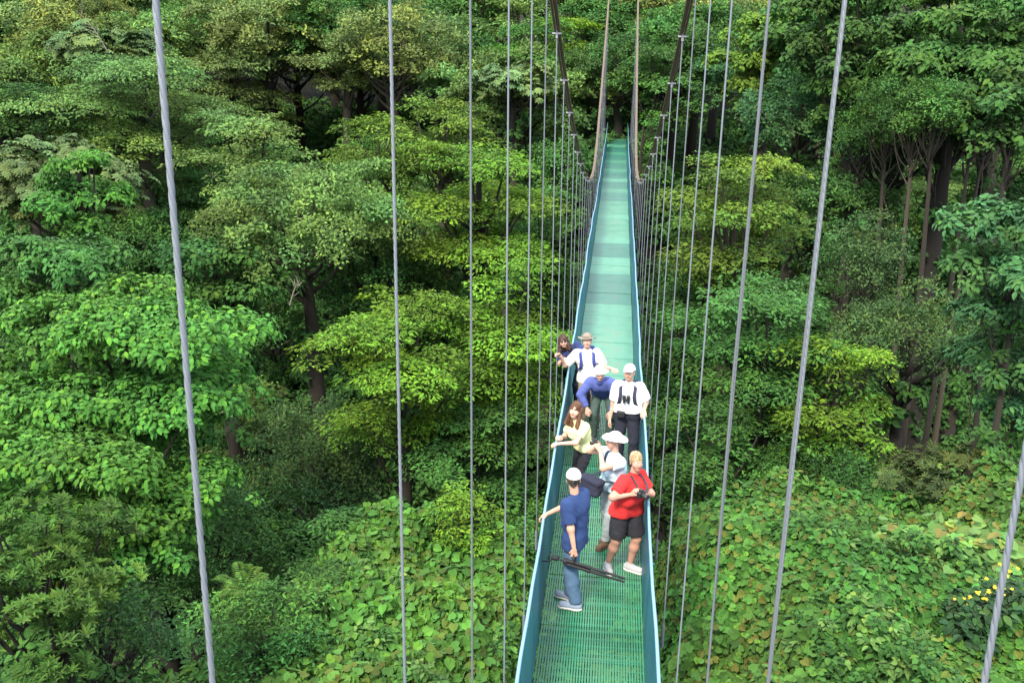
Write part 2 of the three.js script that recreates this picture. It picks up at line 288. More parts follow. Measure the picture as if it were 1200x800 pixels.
// x, crown centre height, distance along the bridge, crown half width, crown half height, form, tone, leaf scale, key
const TREES = [
  [-46.9, 6.8, 83.4, 6.65, 3.15, "d", "olive", 1.5, "far"],
  [-32.8, 8.6, 93.7, 8.43, 3.07, "d", "olive", 1.6, "far"],
  [-43.0, 7.8, 96.7, 7.2, 3.2, "d", "mid", 1.6, "far"],
  [-33.0, 5.8, 65.6, 4.12, 1.21, "p", "pale", 1.2, "pale silvery"],
  [-28.0, 2.6, 73.5, 5.86, 2.77, "t", "olive", 1.4, "olivepad"],
  [-18.5, 4.8, 70.9, 3.38, 1.87, "t", "olive", 1.35, "olivepad"],
  [-19.1, 6.6, 86.1, 5.6, 2.8, "t", "olive", 1.5, "far"],
  [-13.8, 8.2, 93.4, 5.25, 2.62, "d", "olive", 1.5, "far"],
  [-26.9, 2.7, 56.9, 7.25, 2.9, "t", "soft", 1.3, "tieredleft"],
  [-18.2, 0.5, 50.8, 4.12, 2.38, "t", "soft", 1.25, "tieredleft"],
  [-32.1, 1.7, 53.0, 3.67, 2.75, "t", "mid", 1.25, "tieredleft"],
  [-22.5, 0.7, 40.0, 2.98, 1.57, "p", "sage", 1.0, "sage"],
  [-17.1, 1.7, 31.4, 1.71, 1.38, "b", "bright", 0.8, "brightbroad"],
  [-10.4, 1.4, 46.6, 2.94, 1.96, "t", "limeolive", 1.15, "limebehind"],
  [-7.9, 2.2, 47.1, 2.74, 1.76, "t", "limeolive", 1.15, "limebehind"],
  [-5.5, 0.2, 41.5, 4.38, 2.45, "t", "lime", 1.1, "limebehind"],
  [-12.2, -0.4, 38.6, 4.0, 2.07, "d", "soft", 1.1, "domed"],
  [-14.6, -2.3, 35.7, 2.85, 1.9, "b", "green", 0.85, "broadmid"],
  [-10.0, -3.4, 42.1, 2.93, 2.57, "d", "mid", 1.2, "domed"],
  [-6.8, -3.9, 31.8, 3.26, 2.69, "t", "lime", 1.0, "limefront"],
  [-3.6, -3.5, 34.3, 2.85, 2.7, "t", "lime", 1.0, "limefront"],
  [-4.4, -6.9, 33.2, 3.6, 2.25, "t", "green", 1.05, "limefront2"],
  [-2.5, -2.9, 45.1, 2.3, 3.45, "t", "green", 1.1, "limebridge"],
  [-6.1, 5.5, 70.3, 4.53, 2.55, "t", "bright", 1.35, "farbright"],
  [-3.8, 6.0, 74.8, 3.0, 2.1, "t", "lime", 1.35, "farbright"],
  [-6.5, 4.3, 63.6, 2.84, 1.03, "p", "pale", 1.1, "palecec"],
  [-3.0, -1.3, 60.2, 2.25, 2.75, "d", "green", 1.25, "bridgeend"],
  [-11.6, -1.3, 22.7, 3.96, 1.98, "b", "bright", 0.66, "nearbroad"],
  [-15.7, -0.4, 26.7, 2.66, 1.57, "b", "green", 0.72, "nearbroad2"],
  [-10.4, -2.7, 19.2, 3.39, 1.56, "b", "bright", 0.6, "nearbroad3"],
  [-7.8, -0.9, 12.2, 1.15, 1.27, "w", "leather", 0.62, "whorl"],
  [-7.6, -2.5, 13.3, 1.07, 0.8, "f", "dark", 0.9, "darkshrub"],
  [-9.8, -7.8, 32.5, 2.25, 2.4, "f", "dull", 1.2, "dull"],
  [-10.3, -6.5, 23.4, 2.48, 1.35, "f", "dark", 1.1, "darkunder"],
  [-6.5, -6.3, 23.8, 1.57, 0.94, "t", "green", 0.9, "smalltier"],
  [-3.5, -5.1, 23.4, 1.08, 0.69, "t", "lime", 0.8, "smalllime"],
  [-2.0, -6.4, 24.2, 1.01, 0.68, "d", "green", 0.8, "smallbridge"],
  [-6.5, -4.6, 17.0, 1.25, 0.83, "f", "green", 0.9, "bush"],
  [-6.1, -5.4, 19.9, 1.05, 0.57, "f", "dark", 0.9, "bush2"],
  [2.4, 3.6, 66.4, 2.67, 3.2, "t", "green", 1.3, "rfar"],
  [1.5, 0.9, 61.3, 1.7, 2.5, "t", "bright", 1.2, "bridgeendright"],
  [-2.0, 2.1, 71.8, 2.33, 3.5, "t", "mid", 1.3, "bridgeendleft"],
  [-0.3, 4.8, 69.6, 3.91, 1.9, "d", "mid", 1.2, "overhang"],
  [1.1, 4.1, 74.7, 2.4, 3.3, "d", "green", 1.3, "bridgeendtall"],
  [4.4, 6.7, 77.9, 3.7, 2.77, "t", "green", 1.4, "rfar"],
  [8.0, 8.4, 85.1, 4.0, 2.33, "d", "olive", 1.4, "rflower"],
  [8.5, 5.7, 61.3, 3.38, 2.9, "b", "limeolive", 1.05, "rbroad"],
  [10.4, 6.5, 49.1, 3.26, 3.26, "b", "mid", 1.0, "rdark"],
  [13.7, 6.2, 45.2, 3.85, 3.15, "b", "mid", 0.95, "rdark"],
  [8.4, 4.5, 67.2, 3.73, 2.13, "d", "bluegreen", 1.3, "rblue"],
  [8.9, 3.2, 52.2, 3.33, 1.75, "d", "bluegreen", 1.2, "rblue"],
  [12.5, 2.8, 49.3, 2.94, 1.96, "d", "bluegreen", 1.2, "rblue2"],
  [15.9, 4.0, 46.8, 2.2, 1.65, "b", "tawny", 1.1, "tawny"],
  [4.5, 0.1, 38.3, 3.33, 2.69, "t", "limeolive", 1.05, "rtier"],
  [5.0, -2.7, 31.2, 3.2, 2.53, "t", "green", 1.0, "rtier"],
  [7.0, -3.6, 30.1, 2.2, 1.94, "t", "lime", 1.0, "rtier"],
  [3.7, -5.4, 29.3, 2.58, 1.94, "t", "green", 1.0, "rtier2"],
  [2.9, -4.5, 38.9, 2.33, 3.67, "t", "green", 1.1, "rtier3"],
  [9.4, 1.7, 24.6, 2.1, 1.5, "b", "bluegreen", 0.7, "rnear"],
  [10.6, -1.0, 26.0, 2.06, 1.3, "b", "bluegreen", 0.7, "rnear2"],
  [9.5, -2.3, 32.8, 2.2, 1.38, "f", "dull", 1.1, "rdull"],
  [8.8, -4.0, 24.9, 1.62, 0.91, "w", "dullolive", 0.9, "rshrub"],
  [6.4, -5.8, 28.3, 2.0, 1.0, "f", "green", 1.0, "rbush"],
  [10.4, 6.4, 57.5, 3.6, 2.7, "b", "green", 1.3, "rfill"],
  [14.4, 5.3, 55.4, 3.47, 2.6, "b", "mid", 1.3, "rfill"],
  [18.0, 6.6, 52.0, 2.8, 2.8, "b", "green", 1.25, "rfill"],
  [9.2, -0.5, 46.9, 2.3, 2.11, "d", "mid", 1.15, "rfill"],
  [8.6, 0.0, 34.5, 1.13, 1.13, "f", "dull", 1.1, "slender"],
  [11.6, 4.3, 42.3, 1.5, 1.33, "f", "mid", 1.1, "slender"],
  [13.9, 4.5, 42.6, 1.67, 1.33, "b", "mid", 1.1, "slender"],
  [11.0, 3.8, 44.2, 1.4, 1.26, "f", "mid", 1.1, "slender"],
  [15.3, 4.3, 44.8, 1.57, 1.26, "f", "green", 1.1, "slender"],
  [10.6, 3.3, 46.1, 1.47, 1.32, "f", "green", 1.1, "slender"],
  [12.0, 4.4, 41.3, 1.3, 1.1, "f", "green", 1.1, "slender"],
  [8.5, -1.1, 38.3, 1.27, 1.58, "f", "dark", 1.1, "slender"],
  [14.2, 4.6, 39.5, 1.39, 1.23, "b", "mid", 1.1, "slender"],
  [-79.5, 6.2, 75.2, 4.4, 2.4, "t", "olive", 1.7, "hill"],
  [-72.3, 5.2, 69.8, 4.5, 3.2, "d", "olive", 1.7, "hill"],
  [-67.6, 6.3, 75.0, 3.9, 2.6, "t", "green", 1.7, "hill"],
  [-62.2, 6.7, 74.6, 5.2, 3.7, "t", "green", 1.7, "hill"],
  [-52.4, 5.2, 71.7, 4.2, 2.3, "d", "green", 1.7, "hill"],
  [-47.8, 5.2, 70.2, 4.8, 2.9, "t", "soft", 1.7, "hill"],
  [-41.4, 3.0, 71.6, 4.3, 3.0, "d", "soft", 1.7, "hill"],
  [-33.8, 5.0, 72.4, 4.2, 2.9, "d", "soft", 1.7, "hill"],
  [-25.2, 6.6, 74.3, 4.9, 2.9, "d", "olive", 1.7, "hill"],
  [-20.1, 7.1, 75.9, 4.8, 2.6, "d", "green", 1.7, "hill"],
  [-15.1, 5.8, 69.3, 4.9, 2.6, "d", "olive", 1.7, "hill"],
  [-6.9, 2.8, 68.4, 5.2, 2.8, "d", "soft", 1.7, "hill"],
  [3.9, 5.6, 72.1, 4.3, 2.4, "d", "green", 1.7, "hill"],
  [12.3, 6.2, 75.3, 3.9, 2.0, "t", "soft", 1.7, "hill"],
  [19.5, 4.1, 72.1, 3.7, 2.1, "d", "green", 1.7, "hill"],
  [25.6, 2.9, 70.0, 4.3, 3.2, "t", "green", 1.7, "hill"],
  [30.2, 3.4, 69.5, 5.1, 3.0, "d", "olive", 1.7, "hill"],
  [39.6, 2.7, 69.6, 3.8, 2.4, "d", "olive", 1.7, "hill"],
  [44.9, 5.3, 68.0, 3.9, 2.4, "d", "olive", 1.7, "hill"],
  [53.3, 3.5, 69.2, 4.7, 3.0, "d", "olive", 1.7, "hill"],
  [57.7, 5.7, 75.0, 4.4, 2.8, "d", "soft", 1.7, "hill"],
  [-80.0, 8.1, 82.8, 4.9, 2.7, "t", "olive", 1.7, "hill"],
  [-72.8, 8.2, 81.9, 3.8, 2.8, "t", "olive", 1.7, "hill"],
  [-68.4, 5.1, 80.3, 5.2, 3.2, "d", "soft", 1.7, "hill"],
  [-60.2, 5.2, 83.0, 5.1, 2.9, "d", "soft", 1.7, "hill"],
  [-54.2, 5.3, 80.8, 3.7, 2.3, "d", "green", 1.7, "hill"],
  [-48.8, 7.1, 79.1, 4.8, 3.3, "d", "green", 1.7, "hill"],
  [-41.1, 6.2, 77.2, 5.0, 3.4, "d", "olive", 1.7, "hill"],
  [-32.5, 6.8, 79.0, 3.9, 2.1, "d", "green", 1.7, "hill"],
  [-25.3, 5.6, 80.7, 4.6, 3.3, "d", "olive", 1.7, "hill"],
  [-20.2, 4.9, 81.1, 4.4, 3.3, "d", "soft", 1.7, "hill"],
  [-13.3, 4.8, 77.2, 4.9, 3.4, "d", "green", 1.7, "hill"],
  [-7.6, 7.3, 77.9, 4.6, 2.8, "t", "soft", 1.7, "hill"],
  [5.4, 6.7, 76.8, 4.7, 2.7, "d", "green", 1.7, "hill"],
  [14.3, 5.9, 77.7, 3.9, 2.7, "t", "olive", 1.7, "hill"],
  [19.7, 4.1, 78.4, 4.8, 3.5, "d", "soft", 1.7, "hill"],
  [27.1, 7.2, 81.3, 4.3, 2.7, "d", "green", 1.7, "hill"],
  [30.7, 7.0, 82.8, 3.7, 2.4, "t", "green", 1.7, "hill"],
  [40.6, 6.7, 83.2, 3.7, 2.4, "t", "soft", 1.7, "hill"],
  [45.7, 5.9, 77.2, 3.7, 2.1, "t", "olive", 1.7, "hill"],
  [50.8, 5.9, 83.4, 5.0, 3.1, "d", "green", 1.7, "hill"],
  [58.8, 5.8, 77.4, 4.7, 3.3, "t", "soft", 1.7, "hill"],
  [-78.5, 10.1, 91.1, 4.6, 3.1, "d", "soft", 1.7, "hill"],
  [-73.1, 8.7, 89.0, 4.2, 2.5, "t", "green", 1.7, "hill"],
  [-67.2, 8.0, 87.9, 4.2, 2.9, "d", "soft", 1.7, "hill"],
  [-62.0, 10.7, 93.0, 4.1, 2.5, "d", "green", 1.7, "hill"],
  [-53.7, 8.6, 90.4, 4.9, 3.3, "d", "olive", 1.7, "hill"],
  [-47.7, 10.5, 92.0, 4.2, 2.7, "d", "soft", 1.7, "hill"],
  [-42.3, 9.1, 89.0, 4.7, 3.0, "d", "soft", 1.7, "hill"],
  [-35.7, 7.2, 87.0, 3.9, 2.2, "t", "soft", 1.7, "hill"],
  [-25.3, 8.5, 91.3, 5.2, 3.2, "d", "soft", 1.7, "hill"],
  [-20.9, 10.3, 90.2, 4.5, 3.3, "d", "soft", 1.7, "hill"],
  [-12.5, 9.7, 88.8, 4.0, 2.5, "d", "green", 1.7, "hill"],
  [-7.0, 10.4, 91.5, 3.7, 2.1, "d", "soft", 1.7, "hill"],
  [-1.4, 8.5, 90.2, 3.9, 2.8, "d", "green", 1.7, "hill"],
  [6.9, 10.6, 93.3, 4.4, 2.7, "d", "soft", 1.7, "hill"],
  [11.0, 8.7, 93.5, 4.5, 2.6, "d", "green", 1.7, "hill"],
  [17.0, 7.7, 92.0, 4.8, 3.3, "d", "green", 1.7, "hill"],
  [26.8, 6.4, 87.1, 4.3, 2.9, "d", "olive", 1.7, "hill"],
  [31.9, 9.0, 92.5, 4.6, 3.1, "d", "olive", 1.7, "hill"],
  [36.9, 9.1, 91.0, 4.4, 2.9, "t", "olive", 1.7, "hill"],
  [46.6, 8.0, 90.1, 5.1, 3.0, "t", "olive", 1.7, "hill"],
  [52.9, 7.9, 87.8, 3.7, 2.6, "d", "green", 1.7, "hill"],
  [57.4, 7.2, 88.9, 3.9, 2.3, "d", "green", 1.7, "hill"],
  [-81.3, 13.7, 100.8, 4.4, 2.9, "d", "soft", 1.7, "hill"],
  [-68.2, 13.7, 102.6, 4.8, 2.8, "t", "olive", 1.7, "hill"],
  [-60.6, 11.9, 100.2, 4.3, 2.3, "d", "soft", 1.7, "hill"],
  [-48.2, 11.2, 101.6, 4.6, 2.5, "d", "olive", 1.7, "hill"],
  [-38.1, 14.2, 102.1, 4.1, 2.1, "t", "olive", 1.7, "hill"],
  [-29.9, 13.6, 105.2, 3.9, 1.9, "t", "soft", 1.7, "hill"],
  [-19.0, 12.0, 102.6, 3.9, 2.7, "d", "olive", 1.7, "hill"],
  [-10.3, 13.3, 105.0, 4.6, 2.8, "d", "green", 1.7, "hill"],
  [-0.4, 15.3, 105.4, 3.9, 2.8, "d", "green", 1.7, "hill"],
  [8.3, 13.0, 101.4, 3.7, 2.4, "d", "green", 1.7, "hill"],
  [20.1, 15.5, 105.6, 3.9, 2.8, "t", "olive", 1.7, "hill"],
  [29.0, 11.8, 104.4, 4.1, 2.9, "d", "green", 1.7, "hill"],
  [40.7, 13.6, 103.7, 5.2, 3.5, "d", "green", 1.7, "hill"],
  [50.5, 15.5, 105.8, 4.5, 2.9, "d", "soft", 1.7, "hill"],
  [59.3, 10.6, 101.2, 4.4, 3.0, "t", "green", 1.7, "hill"],
  [-81.2, 21.6, 122.4, 4.3, 2.9, "t", "soft", 1.7, "hill"],
  [-71.1, 21.7, 129.3, 3.7, 2.0, "t", "olive", 1.7, "hill"],
  [-58.6, 22.0, 122.9, 4.3, 2.5, "d", "green", 1.7, "hill"],
  [-49.6, 22.9, 125.8, 4.7, 2.8, "d", "olive", 1.7, "hill"],
  [-39.6, 21.3, 127.3, 4.9, 2.6, "t", "green", 1.7, "hill"],
  [-30.8, 22.1, 129.7, 4.7, 2.7, "d", "green", 1.7, "hill"],
  [-20.1, 22.8, 127.0, 4.0, 2.1, "t", "green", 1.7, "hill"],
  [-9.5, 20.8, 123.5, 3.8, 1.9, "d", "soft", 1.7, "hill"],
  [-1.8, 20.0, 125.3, 5.0, 2.8, "d", "green", 1.7, "hill"],
  [11.1, 22.0, 128.5, 4.6, 3.0, "d", "soft", 1.7, "hill"],
  [20.9, 19.8, 122.9, 5.0, 3.4, "d", "soft", 1.7, "hill"],
  [31.7, 22.2, 128.4, 4.8, 3.3, "t", "green", 1.7, "hill"],
  [41.5, 20.1, 126.2, 4.2, 3.1, "d", "green", 1.7, "hill"],
  [51.7, 21.1, 122.4, 3.9, 2.2, "d", "soft", 1.7, "hill"],
  [58.1, 20.1, 122.2, 5.0, 2.8, "d", "olive", 1.7, "hill"],
  [-18.9, -11.1, 31.7, 2.3, 1.6, "t", "mid", 1.25, "under"],
  [-13.9, -10.6, 33.3, 2.3, 1.5, "d", "green", 1.25, "under"],
  [-2.3, -11.0, 31.3, 3.1, 2.4, "f", "green", 1.25, "under"],
  [3.2, -11.1, 30.6, 2.3, 2.0, "b", "soft", 1.25, "under"],
  [-20.7, -10.6, 40.2, 3.0, 2.3, "d", "green", 1.25, "under"],
  [-15.9, -10.5, 40.8, 3.1, 2.3, "t", "soft", 1.25, "under"],
  [2.6, -10.1, 41.5, 3.0, 2.0, "d", "green", 1.25, "under"],
  [-24.8, -8.2, 44.8, 2.7, 2.4, "b", "soft", 1.25, "under"],
  [-21.1, -7.9, 46.1, 2.2, 1.4, "t", "mid", 1.25, "under"],
  [-16.6, -6.2, 47.6, 2.8, 2.1, "f", "green", 1.25, "under"],
  [-9.4, -7.5, 46.1, 2.5, 2.1, "b", "green", 1.25, "under"],
  [-4.0, -6.7, 48.5, 3.0, 2.0, "d", "green", 1.25, "under"],
  [6.2, -7.3, 48.9, 2.7, 2.1, "b", "green", 1.25, "under"],
  [-29.3, -4.6, 54.5, 2.3, 1.9, "d", "soft", 1.25, "under"],
  [-25.7, -4.9, 54.8, 2.5, 1.9, "d", "green", 1.25, "under"],
  [-18.9, -5.1, 55.6, 2.8, 2.3, "f", "green", 1.25, "under"],
  [-13.2, -5.7, 53.1, 2.3, 1.5, "f", "green", 1.25, "under"],
  [-8.2, -5.2, 55.8, 3.1, 2.2, "f", "mid", 1.25, "under"],
  [5.3, -3.8, 54.8, 2.7, 1.7, "b", "mid", 1.25, "under"],
  [11.0, -4.7, 54.3, 2.7, 2.2, "d", "soft", 1.25, "under"],
  [18.4, -5.4, 53.4, 2.3, 2.1, "b", "green", 1.25, "under"],
  [-34.3, -2.0, 60.8, 2.3, 1.6, "b", "green", 1.25, "under"],
  [-27.9, -2.4, 59.0, 2.2, 1.4, "d", "soft", 1.25, "under"],
  [-23.5, -3.1, 59.2, 2.9, 1.9, "d", "mid", 1.25, "under"],
  [-17.5, -2.9, 62.7, 2.5, 1.7, "b", "mid", 1.25, "under"],
  [-13.1, -3.0, 60.4, 2.7, 2.1, "f", "soft", 1.25, "under"],
  [-7.4, -3.3, 59.6, 2.2, 1.8, "b", "soft", 1.25, "under"],
  [7.9, -2.7, 58.9, 2.6, 1.9, "t", "green", 1.25, "under"],
  [14.0, -2.8, 61.4, 3.1, 2.6, "d", "soft", 1.25, "under"],
  [17.8, -3.3, 58.9, 2.3, 1.8, "b", "green", 1.25, "under"],
  [-36.6, -1.5, 66.2, 2.3, 1.7, "b", "mid", 1.25, "under"],
  [-33.3, -1.5, 66.2, 3.2, 2.0, "t", "green", 1.25, "under"],
  [-28.3, -1.3, 70.0, 2.3, 1.6, "t", "green", 1.25, "under"],
  [-22.5, -1.5, 67.0, 2.2, 1.7, "b", "mid", 1.25, "under"],
  [-15.6, -1.4, 68.6, 2.8, 2.1, "d", "green", 1.25, "under"],
  [-12.3, -1.4, 67.7, 2.9, 1.9, "b", "green", 1.25, "under"],
  [-5.0, -1.5, 67.4, 2.6, 2.3, "t", "green", 1.25, "under"],
  [10.1, -1.3, 69.4, 2.5, 2.2, "d", "green", 1.25, "under"],
  [15.6, -1.4, 68.9, 2.6, 1.9, "f", "soft", 1.25, "under"],
  [19.4, -1.6, 65.8, 3.0, 2.2, "t", "soft", 1.25, "under"],
  [-1.2, 6.9, 88, 4.3, 2.2, "d", "green", 1.7, "hill"],
  [2, 9.3, 90, 4.5, 3.2, "d", "olive", 1.7, "hill"],
  [0.3, 9.8, 96, 4.0, 2.3, "d", "green", 1.7, "hill"],
];
for (const [x, y, d, rx, ry, form, tone, scale, key] of TREES) {
  const [name, label, group] = KIND[key], t = tree(name, label, group, x, y, d, rx, ry, form, tone, scale, key === 'rdark' ? 0.5 : key === 'slender' ? 0.13 : key === 'rnear' || key === 'rnear2' ? 0.1 : undefined);
  if (key === 'rflower') {
    const R = rng(5), rows = []; for (let i = 0; i < 30; i++) { const a = R() * 6.283, r = Math.sqrt(R()); rows.push([x - 1.6 + 1.6 * r * Math.cos(a), y + ry * 0.2 + R() * 0.9, -d + rx * 0.8 + 0.9 * r * Math.sin(a), R() - 0.5, 1, R(), R() * 6, 1.5, 0.42, 0.28, 0.04]); }
    foliage('blossom', 'y', 0, rows, t, petalMat);
  }
}

// ---------------------------------------------------------------- ground cover
{
  const R = rng(42), rnd = (a, b) => a + (b - a) * R(), under = [], vines = [[], []];
  for (let i = 0; i < 30000; i++) { // undergrowth over the slopes
    const d = rnd(14, 92), x = rnd(-0.62, 0.45) * (d + 6); if (x > 7 && d > 27 && d < 46 && R() < 0.7) continue; if (Math.abs(x) < 0.9 && d > 61 && d < 69) continue; if (x > -7.4 && d < 28 && ground(x, d) > -8.6) continue;
    const t = R() < 0.3 ? TONE.green : R() < 0.5 ? TONE.dark : TONE.mid, b = rnd(0.7, 1.2), s = rnd(0.9, 1.5) * (1 + 0.4 * sstep(40, 80, d));
    under.push([x, ground(x, d) + rnd(0, 1.3), -d, rnd(-0.5, 0.5), 1, rnd(-0.2, 0.7), R() * 6.28, s, t[0] * b, t[1] * b, t[2] * b]);
  }
  tag(foliage('undergrowth', 'b', 1, under, scene), 'dark green leafy undergrowth covering the forest floor', 'undergrowth', null, 'stuff');
  const vt = [0.06, 0.165, 0.026];
  const vy = (x, d) => ground(x, d) + 0.75 + 0.95 * noise(x * 0.42, d * 0.42, 8) + 0.5 * Math.abs(noise(x * 1.05, d * 1.05, 4)) + 0.22 * noise(x * 2.3, d * 2.3, 6);
  for (let i = 0; i < 26000; i++) {
    const x = rnd(-9, 13), d = rnd(8, 27.5), left = x < 0;
    if (left ? x < -7.4 + noise(d * 0.6, 1) : x < 0) continue;
    const g0 = ground(x, d); if (g0 < -8.4) continue;
    const e = 0.3, nx = vy(x - e, d) - vy(x + e, d), nz = vy(x, d - e) - vy(x, d + e), layer = R() < 0.3 ? -rnd(0.15, 0.5) : rnd(-0.12, 0.22);
    const b = rnd(0.65, 1.35) * (1 + 0.25 * noise(x * 0.8, d * 0.8, 3)), w = 1 + 0.28 * noise(x * 0.6, d * 0.6, 7) + (left ? 0.1 : -0.02);
    vines[left ? 0 : 1].push([x, vy(x, d) + layer, -d, nx + rnd(-0.3, 0.3), 2 * e, -nz + rnd(-0.1, 0.5), R() * 6.28, rnd(0.6, 1.3), vt[0] * b * w, vt[1] * b, vt[2] * b]);
  }
  tag(foliage('vine_cover', 'v', 0, vines[0], scene), 'mound of heart-leaved vines with reddish leaves left of the walkway', 'vines', null, 'stuff');
  tag(foliage('vine_cover', 'v', 1, vines[1], scene), 'bright heart-leaved vine blanket right of the walkway', 'vines', null, 'stuff');
  const mixed = [];
  for (let i = 0; i < 9000; i++) { // taller small-leaved shrubs growing through the vines in clumps
    const x = rnd(-7.5, 13), d = rnd(9, 25.5), n = noise(x * 0.7 + 40, d * 0.7, 2); if (n < 0.22 || (x > -1.8 && x < 1.8) || ground(x, d) < -8) continue;
    const b = rnd(0.7, 1.3), k = R() < 0.6 ? TONE.green : R() < 0.5 ? TONE.soft : TONE.mid, h = (n - 0.22) * 1.5;
    mixed.push([x, vy(x, d) + h * R() + 0.05, -d, rnd(-0.5, 0.5), 1, rnd(-0.2, 0.6), R() * 6.28, rnd(0.4, 0.75), k[0] * b, k[1] * b, k[2] * b]);
  }
  tag(foliage('shrub_cover', 'b', 0, mixed, scene), 'patches of small green shrubs growing up through the vine blanket', 'shrubs', null, 'stuff');
  // ferns on the left slope
  for (const [x, y, d, s] of FERNS()) {
    const rows = []; for (let k = 0; k < 11; k++) rows.push([x, y, -d, rnd(-0.15, 0.15), 1, rnd(-0.15, 0.15), k * 0.571 + rnd(-0.15, 0.15), s * rnd(0.8, 1.15), 0.06 * rnd(0.85, 1.2), 0.14, 0.02]);
    const f = thing('fern', 'yellow-green arching fern on the slope beside the left vine mound', 'fern', 'ferns beside the left vine mound');
    mesh('stem', limb([[x, ground(x, d) - 0.2, -d, 0.06], [x, y, -d, 0.04]], 6), barkMat[0], f); foliage('frond', 'e', 0, rows, f);
  }
}
function FERNS() { return [[-6.9, -4.1, 17.6, 0.6], [-6.0, -4.6, 18.4, 0.55], [-7.4, -4.6, 18.6, 0.7]]; }
{ // small plants and dead wood seen among the crowns
  const R = rng(91), rnd = (a, b) => a + (b - a) * R(), greyWood = new THREE.MeshStandardMaterial({ map: canvasNoise(128, 70, [84, 76, 66], [140, 132, 120], [1, 0.3]), roughness: 0.9 }), vineWood = barkMat[1];
  for (const [x, y, d, label] of [[7.1, -3.3, 17.8, 'yellow-flowered shrub at the lower edge of the right vine blanket'], [7.7, -3.1, 18.2, 'yellow-flowered sprig highest on the right vine blanket']]) {
    const t = thing('flowering_shrub', label, 'shrub'), leaves = [], fl = [];
    for (let i = 0; i < 26; i++) leaves.push([x + rnd(-0.45, 0.45), y + rnd(-0.5, 0.02), -d + rnd(-0.45, 0.45), rnd(-0.5, 0.5), 1, rnd(-0.2, 0.6), R() * 6.28, rnd(0.6, 0.9), 0.03 * rnd(0.7, 1.2), 0.08 * rnd(0.8, 1.2), 0.025]);
    for (let i = 0; i < 3; i++) fl.push([x + rnd(-0.35, 0.35), y + rnd(0.0, 0.18), -d + rnd(-0.3, 0.35), rnd(-0.3, 0.3), 1, rnd(0, 0.6), R() * 6.28, rnd(0.5, 0.85), 0.5, 0.4, 0.02]);
    mesh('stem', limb([[x, ground(x, d) - 0.1, -d, 0.03], [x + 0.1, y - 0.4, -d, 0.02], [x, y, -d, 0.01]], 5), vineWood, t); foliage('leaves', 'b', 0, leaves, t); foliage('blossom', 'y', 0, fl, t, petalMat);
  }
  { // clump of larger paler leaves at the right end of the vine blanket
    const x = 7.6, d = 20.6, y = -3.5, t = thing('large_leaf_shrub', 'clump of large pale green rounded leaves on the right vine blanket', 'shrub'), rows = [];
    for (let i = 0; i < 90; i++) { const a = R() * 6.283, r = Math.sqrt(R()); rows.push([x + 1.5 * r * Math.cos(a), y - 0.5 * r * r + rnd(-0.25, 0.25), -d + 1.0 * r * Math.sin(a), rnd(-0.4, 0.4), 1, rnd(0, 0.8), R() * 6.28, rnd(1.5, 2.1), 0.12 * rnd(0.8, 1.2), 0.25 * rnd(0.8, 1.2), 0.06]); }
    mesh('stem', limb([[x, ground(x, d) - 0.1, -d, 0.05], [x, y, -d, 0.02]], 6), vineWood, t); foliage('leaves', 'v', 1, rows, t);
  }
  const dead = (x, y, d, s, tilt, label) => { // a dry bough with twigs leaving it along its length
    const g = [], at = t => [x + Math.cos(tilt) * s * t, y + Math.sin(tilt) * s * t + 0.12 * s * Math.sin(t * 3), -d + 0.3 * s * t];
    g.push(limb([[...at(0), 0.03], [...at(0.5), 0.022], [...at(1), 0.008]], 5, 4));
    for (let k = 0; k < 7; k++) { const b = at(rnd(0.2, 0.9)), a = tilt + (k % 2 ? 1 : -1) * rnd(0.4, 0.9), l = s * rnd(0.2, 0.45); g.push(limb([[...b, 0.013], [b[0] + Math.cos(a) * l * 0.5 + rnd(-0.05, 0.05), b[1] + Math.sin(a) * l * 0.5, b[2] + rnd(-0.1, 0.1), 0.009], [b[0] + Math.cos(a + 0.3) * l, b[1] + Math.sin(a + 0.3) * l, b[2] + rnd(-0.2, 0.2), 0.004]], 4, 3)); }
    tag(mesh('dead_branch', mergeGeometries(g), greyWood), label, 'branch'); };
  dead(-30.4, 5.6, 60.5, 2.6, 2.1, 'bare pale bough sticking out above the pale silvery tree');
  dead(-10.2, -1.6, 31.0, 1.0, 1.1, 'small bare grey bough at the edge of the dark hollow left');
  for (const [x, y, y2, d] of [[9.5, 0.6, -3.4, 26.2], [9.8, 0.4, -2.2, 26.9], [13.6, 3.4, -2.0, 45.2], [14.6, 3.4, -1.5, 42.6], [12.8, 3.4, -2.2, 46.0], [9.2, 0.8, -3.2, 36.8], [11.6, 2.8, -2.8, 44.6], [15.4, 3.6, -1.2, 43.0]]) {
    const n = [], w = rnd(0.1, 0.25); for (let i = 0; i <= 5; i++) n.push([x + rnd(-w, w), lerp(y, y2, i / 5), -d + rnd(-w, w), 0.022]);
    tag(mesh('liana', limb(n, 5, 4), vineWood), 'thin liana hanging in front of the dark hollow right of the bridge', 'liana', 'lianas in the right hollow');
  }
}


